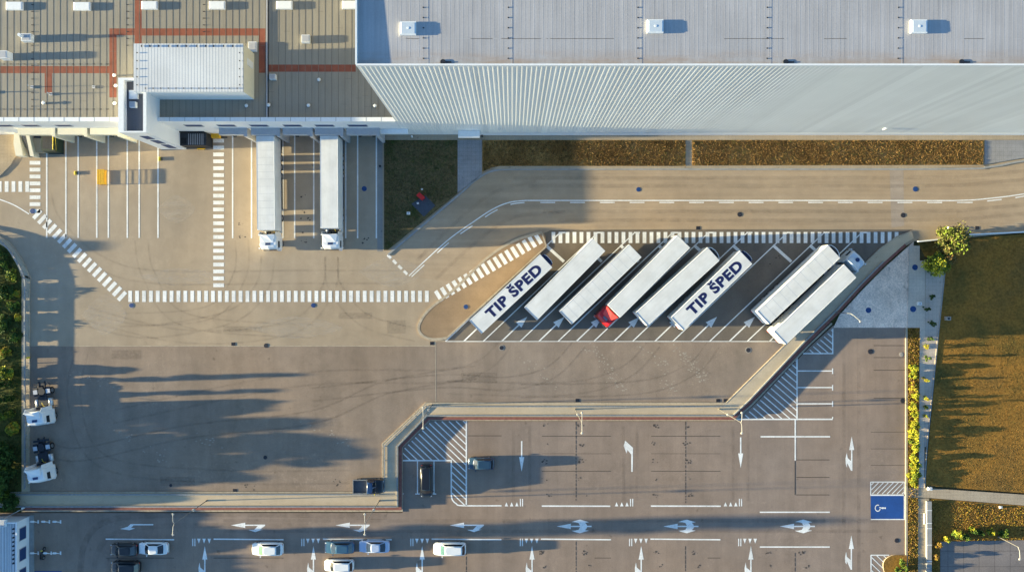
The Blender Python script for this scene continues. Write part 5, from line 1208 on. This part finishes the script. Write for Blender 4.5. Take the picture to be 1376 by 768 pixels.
def tree(name, px, py, z, h, r, label, cat, group, mats, seed, clumps=22, per=70, leaf=.22, crown0=.25, trunk=.14, columnar=False, base=False):
    rnd = random.Random(seed); p = P(px, py, z if base else z + h * .6); e = empty(name, (p.x, p.y, z), 0, label, cat, group)
    t = MB(); top = h * .8
    t.tube([(0, 0, -.05), (rnd.uniform(-.05, .05), rnd.uniform(-.05, .05), h * .3), (rnd.uniform(-.15, .15), rnd.uniform(-.15, .15), top)], trunk, M_bark, 8, r2=trunk * .25)
    for k in range(5 if not columnar else 2):
        a = rnd.uniform(0, 6.28); z0 = h * rnd.uniform(.25, .55)
        t.tube([(0, 0, z0), (r * .4 * math.cos(a), r * .4 * math.sin(a), z0 + h * .14), (r * .75 * math.cos(a), r * .75 * math.sin(a), z0 + h * .26)], trunk * .45, M_bark, 6, r2=trunk * .1)
    t.build('trunk', e)
    c = MB()
    for k in range(clumps):
        u = rnd.random(); zz_ = h * (crown0 + (1 - crown0) * u * .93)
        prof = math.sin(math.pi * (.12 + .80 * u)) if not columnar else (1 - .85 * max(0, u - .3) ** 1.2)
        rr = r * prof * rnd.uniform(.25, .85); a = rnd.uniform(0, 6.28)
        cr = r * rnd.uniform(.26, .46) * (1 if not columnar else .8)
        mi = rnd.randrange(len(mats)); mm = [mats[mi], mats[mi], mats[(mi + 1) % len(mats)]]
        leaves(c, (rr * math.cos(a), rr * math.sin(a), zz_), (cr, cr, cr * (.75 if not columnar else 1.5)), per, leaf, mm, rnd)
    c.build('crown', e); return e
gB = 'trees of the west planting belt'
DK = [L_dark, L_mid]; MD = [L_dark, L_mid, L_lite]; YL = [L_mid, L_lite, L_yel]; GD = [L_lite, L_yel, L_gold]
belt = [  # px, py (at the foot), h, r, mats, columnar, label
    (4, 352, .8, 1.6, MD, 0, 'dark low shrub at the north tip of the west belt'),
    (16, 370, .7, 1.2, YL, 0, 'yellow green low shrub where the curved pavement straightens'),
    (5, 394, .9, 1.8, MD, 0, 'dark wide shrub just south of the belt tip'),
    (25, 394, .6, .6, GD, 0, 'small golden shrub touching the curved pavement edge'),
    (20, 410, .7, 1.0, MD, 0, 'mid green shrub below the small golden one in the belt'),
    (6, 436, .8, 1.7, MD, 0, 'dark spreading shrub in the upper belt'),
    (26, 426, .55, .6, GD, 0, 'low golden shrub at the pavement in the upper belt'),
    (9, 473, .9, 1.0, GD, 0, 'bright yellow round bush above its twin in the belt'),
    (14, 501, 1.8, 1.0, YL, 0, 'bright yellow green bush with a short pointed shadow'),
    (20, 450, .6, 1.1, MD, 0, 'dark low shrub between the pavement and the yellow bushes'),
    (14, 514, 4.9, .42, DK, 1, 'slender dark column tree below the yellow bushes'),
    (18, 534, 4.7, .38, DK, 1, 'slender dark column tree level with the gap above the upper tractor unit'),
    (16, 555, 4.2, .66, MD, 1, 'green column tree beside the upper tractor unit'),
    (20, 574, 1.2, 1.0, GD, 0, 'bright yellow bush at the pavement beside the upper tractor unit'),
    (8, 598, 4.9, 1.2, DK, 0, 'dark dense tree behind the lower yellow bush'),
    (12, 607, 5.6, 1.5, DK, 0, 'dark dense tree beside the gap of the tractor units'),
    (16, 615, 6.0, 1.5, DK, 0, 'tallest dark tree of the west belt'),
    (8, 624, 5.9, 1.6, MD, 0, 'green tree beside the lower tractor unit'),
    (16, 634, 5.2, 1.4, DK, 0, 'dark rounded tree next to the lower tractor unit cab'),
    (10, 647, 3.6, 1.4, DK, 0, 'dark tree just south of the lower tractor unit'),
    (8, 660, 2.6, 1.3, MD, 0, 'green bush at the south end of the belt'),
    (20, 672, 2.0, 1.1, DK, 0, 'dark bush nearest the gatehouse fence')]
for i, (x, y, h, r, mm, cl, lb) in enumerate(belt):
    tree('belt_tree' if h > 3.4 else 'belt_bush', x, y, .1, h, r, lb, 'tree' if h > 3.4 else 'bush', gB, mm, 100 + i, 16 if h < 1 else (44 if cl else 34), 70 if h < 1 else 90, .16 if h < 2 else .22, .03, .10, bool(cl), True)
# trees beyond the west edge of the photograph (they throw the long shadows across the yard)
far = [(-365, 340, 6.0, 2.0, 0), (-335, 343, 5.6, 1.9, 0), (-310, 346, 4.9, 1.8, 0), (-395, 338, 5.8, 1.8, 0), (-120, 582, 6.6, 2.0, 0), (-120, 610, 6.9, 2.2, 0), (-90, 650, 5.2, 1.8, 0), (-60, 560, 5.0, 1.0, 1), (-90, 705, 4.3, 2.2, 0), (-50, 674, 3.6, 1.7, 0), (-70, 745, 4.6, 2.3, 0), (-60, 782, 4.7, 2.3, 0), (-95, 765, 4.9, 2.4, 0), (-80, 724, 4.6, 2.2, 0), (-110, 800, 5.2, 2.6, 0)]
for i, (x, y, h, r, cl) in enumerate(far):
    tree('outlying_tree', x, y, .1 if y < 680 else LO, h, r, 'green tree standing outside the west belt and the gatehouse', 'tree', 'trees outside the west belt', MD, 300 + i, 40, 95, .30, .05, .14, bool(cl), True)
tree('unseen_shadow_tree', -70, 731, LO, 15.2, 1.5, 'very tall slender unseen tree west of the gatehouse, added for its long shadow', 'tree', 'unseen trees added for shadow', DK, 77, 90, 90, .34, .05, .22, True, True)  # unseen tall shape added to cast the long shadow band, species assumed
# two-crowned tree and shrubs on the east side
tree('roadside_tree', 1281, 323, LO, 3.9, 2.6, 'olive tree beside the road at the corner of the dry field', 'tree', 'trees at the field corner', [L_olive, L_lite, L_olive], 41, 40, 80, .18, .2, .1)
tree('roadside_tree', 1270, 341, LO, 3.2, 1.9, 'dry olive tree between the roadside tree and the yellow green one', 'tree', 'trees at the field corner', [L_olive, L_dry, L_olive], 44, 22, 75, .16, .2, .1)
tree('roadside_tree', 1258, 355, LO, 3.0, 2.0, 'bright yellow green tree at the head of the grey paving', 'tree', 'trees at the field corner', [L_lite, L_yel, L_yel, L_mid], 42, 34, 80, .15, .2, .09)
conif = [(1253.5, 398.5, 1.2, .5, DK), (1247, 414.5, 1.2, .5, DK), (1253.5, 435, 1.3, .55, DK), (1251.5, 455, 1.0, .45, DK), (1246.5, 465.5, 1.1, .42, GD), (1247, 480.5, 1.5, .55, MD), (1245.5, 510.5, 1.3, .4, GD), (1245.5, 535.5, 1.2, .4, GD), (1245, 547, 1.0, .3, YL), (1245, 559, 1.1, .3, GD)]
cl_ = ['northernmost small conifer on the grey paving', 'conifer on the grey paving beside the white utility box', 'conifer above the long shade edge on the grey paving', 'small dark conifer at the start of the sunlit paving', 'small golden shrub just below the shade edge on the paving', 'round green shrub with the widest shadow on the paving', 'thin golden shrub alone in the middle of the paving', 'thin golden shrub near the narrow end of the paving', 'tiny yellow shrub near the narrow end of the paving', 'last tiny golden shrub of the paving']
for i, ((x, y, h, r, mm), lb) in enumerate(zip(conif, cl_)):
    tree('paving_shrub', x, y, LO + .06, h, r, lb, 'shrub', 'small shrubs on the grey paving', mm, 500 + i, 14, 36, .08, .02, .05, h < 1.4)
hedge = [(1228.5, 494, 1.2, .85), (1228.5, 504, 1.1, .8), (1228, 516, .7, .6), (1229, 524, .9, .7), (1230.5, 532, 1.1, .7), (1228, 546, 1.3, .85), (1228.5, 558, 1.3, .85), (1229, 570, 1.4, .85), (1229.5, 582, 1.4, .85), (1229, 594, 1.4, .9), (1230, 603, 1.2, .8), (1229.5, 616, 1.2, .85), (1230, 626, 1.1, .8), (1228, 639, 1.2, .85), (1228, 648, 1.2, .8)]
ordn = ['first', 'second', 'third', 'fourth', 'fifth', 'sixth', 'seventh', 'eighth', 'ninth', 'tenth', 'eleventh', 'twelfth', 'thirteenth', 'fourteenth', 'last']
_hr = random.Random(12)
for i, (x, y, h, r) in enumerate(hedge):
    h *= _hr.choice((.5, .6, .75, 1.0)); r *= _hr.uniform(.85, 1.15); x += _hr.uniform(-.8, .8)
    tree('hedge_shrub', x, y, LO + .05, h, r, 'yellow green shrub, %s from the north in the strip beside the east kerb' % ordn[i], 'shrub', 'yellow green shrubs of the east strip', [L_yel, L_yel, L_lite] if i not in (2, 3) else [L_gold, L_yel, L_brown], 600 + i, 16, 60, .11, .02, .05)
bsh = [(1288, 719, 1.7, .75, YL), (1300, 722, 1.3, .6, MD), (1308, 714, 1.5, .6, YL), (1318, 716, 1.4, .55, MD), (1333, 716, 1.5, .65, YL), (1352, 717, 1.5, .75, MD), (1273, 725, 1.3, .5, GD), (1262, 733, 1.2, .5, [L_gold, L_brown]), (1257, 748, 1.1, .5, [L_gold, L_brown])]
for i, (x, y, h, r, mm) in enumerate(bsh):
    tree('parking_bush', x, y, LO + .04, h, r, '%s bush from the east in the row above the south parking area' % ['fourth', 'third low', 'second tall', 'third', 'second', 'first', 'fifth golden', 'sixth brown', 'last brown'][i], 'bush', 'bushes above the south parking area', mm, 700 + i, 14, 60, .12, .02, .05)
# corner bed at the bottom of the car park
cb = bez([(1219, 745.5), (1200, 745.5), (1189, 752), (1187, 762), (1192, 775), (1205, 786)], 6) + [(1219, 790)]
raised('corner_bed', cb, -.7, LO + .14, M_grass, 'rounded corner bed with a kerb at the south end of the car park', 'planting bed')
for i, (x, y, h, r) in enumerate(((1212, 756, .9, .6), (1216, 765, 1.0, .7), (1208, 766, .8, .5))):
    tree('bed_shrub', x, y, LO + .14, h, r, ['green shrub at the north of the rounded corner bed', 'largest green shrub of the rounded corner bed', 'small green shrub at the border of the corner bed'][i], 'shrub', 'shrubs of the corner bed', [L_mid, L_lite], 800 + i, 10, 60, .1, .02, .04)

def tufts(name, label, poly, z, n, h, mats, seed, w=.10, lean=.4):
    rnd = random.Random(seed); pts = [P(x, y, z) for x, y in poly]
    x0, x1 = min(p.x for p in pts), max(p.x for p in pts); y0, y1 = min(p.y for p in pts), max(p.y for p in pts)
    def inside(x, y):
        c = False; j = len(pts) - 1
        for i in range(len(pts)):
            if (pts[i].y > y) != (pts[j].y > y) and x < (pts[j].x - pts[i].x) * (y - pts[i].y) / (pts[j].y - pts[i].y) + pts[i].x: c = not c
            j = i
        return c
    mb = MB(); k = 0; ph = [rnd.uniform(0, 6) for _ in range(4)]
    while k < n:
        x, y = rnd.uniform(x0, x1), rnd.uniform(y0, y1)
        if not inside(x, y): continue
        d = .5 + .25 * math.sin(x * .9 + ph[0]) + .25 * math.sin(y * 1.3 + ph[1] + x * .3)
        k += 1
        if rnd.random() > .35 + .65 * d: continue
        a = rnd.uniform(0, 6.28); hh = h * rnd.uniform(.4, 1.2); ww = w * rnd.uniform(.5, 1.3)
        lx, ly = rnd.gauss(0, lean) * hh, rnd.gauss(0, lean) * hh
        dx, dy = math.cos(a) * ww, math.sin(a) * ww
        m = mats[min(len(mats) - 1, int(abs(rnd.gauss(0, .45) + (1 - d) * .5) * len(mats)))]
        mb.add([(x - dx, y - dy, z), (x + dx, y + dy, z), (x + lx + dx * .35, y + ly + dy * .35, z + hh), (x + lx - dx * .35, y + ly - dy * .35, z + hh)], [(0, 1, 2, 3)], m)
    o = mb.build(name); tag(o, label, 'grass', None, 'stuff')
tufts('verge_weeds', 'dry brown and green weeds filling the west verge', [(648.8, 189), (921, 189), (921, 222.5), (672, 222.5), (649, 230)], .12, 30000, .12, [L_dry, L_brown, L_dry, L_grn], 21, .07)
tufts('verge_weeds', 'dry golden weeds filling the east verge', [(930.5, 189), (1322, 189), (1320, 221), (930.5, 222)], .12, 38000, .12, [L_dry, L_brown, L_dry, L_brown, L_grn], 22, .07)
tufts('lawn_grass', 'dark short grass of the shaded lawn', [(517, 189), (614, 189), (614, 259), (584, 274), (571, 263), (553, 274), (567, 288), (521, 333), (517, 333)], .12, 8000, .08, [L_grn, L_mid, L_brown], 23, .07)
tufts('field_grass', 'dry orange grass blades of the field', [(1246, 360), (1272, 345), (1376, 318), (1420, 316), (1420, 664), (1376, 660), (1246, 650), (1250, 606), (1264, 446), (1272, 362)], LO + .02, 26000, .035, [L_fdry, L_fbrn, L_fdry, L_grn], 24, .05)
tufts('rough_grass_blades', 'golden rough grass blades south of the path', [(1251, 671), (1376, 681), (1420, 685), (1420, 724), (1262, 727), (1262, 800), (1251, 800)], LO + .03, 9000, .10, [L_fdry, L_gold, L_fbrn, L_grn], 25, .06)
tufts('strip_grass', 'golden grass blades of the planting strip', [(1220, 441), (1235.5, 441), (1233, 800), (1220, 800)], LO + .05, 9000, .13, [L_dry, L_gold, L_grn], 26, .07)
tufts('belt_grass', 'green ground cover under the belt trees', [(-30, 325), (0, 329), (18, 349), (28, 372), (28.5, 400), (28.5, 688), (-30, 688)], .1, 9000, .14, [L_grn, L_mid, L_dark], 27, .09)

# ------------------------------------------------------------------ camera, sun and sky
cam = bpy.data.cameras.new('camera'); co = bpy.data.objects.new('camera', cam); col.objects.link(co)
co.location = (0, 0, HC); co.rotation_euler = (0, 0, 0)
cam.sensor_width = 36; cam.lens = 36 * HC / (1376 * S); cam.clip_end = 6000; cam.clip_start = .5
sc.camera = co
EL, SL = R(6.3), R(1.6)
sv = Vector((-math.cos(EL) * math.cos(SL), -math.cos(EL) * math.sin(SL), math.sin(EL)))
sl = bpy.data.lights.new('sun', 'SUN'); so = bpy.data.objects.new('sun', sl); col.objects.link(so)
so.rotation_euler = (-sv).to_track_quat('-Z', 'Y').to_euler(); so.location = sv * 200
sl.energy = 4.15; sl.angle = R(.5); sl.color = (1.0, .845, .50)
w = bpy.data.worlds.new('World'); sc.world = w; w.use_nodes = True
nt = w.node_tree; bg = nt.nodes['Background']
sky = nt.nodes.new('ShaderNodeTexSky'); sky.sky_type = 'NISHITA'; sky.sun_disc = False
sky.sun_elevation = EL; sky.sun_rotation = math.atan2(sv.x, sv.y); sky.air_density = 1.0; sky.dust_density = 0.5; sky.ozone_density = 3.2
nt.links.new(sky.outputs[0], bg.inputs[0]); bg.inputs[1].default_value = .086
sc.view_settings.view_transform = 'Standard'; sc.view_settings.look = 'None'; sc.view_settings.gamma = 1
sc.view_settings.exposure = 2.46; sc.view_settings.use_curve_mapping = False
sc.cycles.max_bounces = 6; sc.cycles.diffuse_bounces = 4; sc.cycles.use_denoising = True
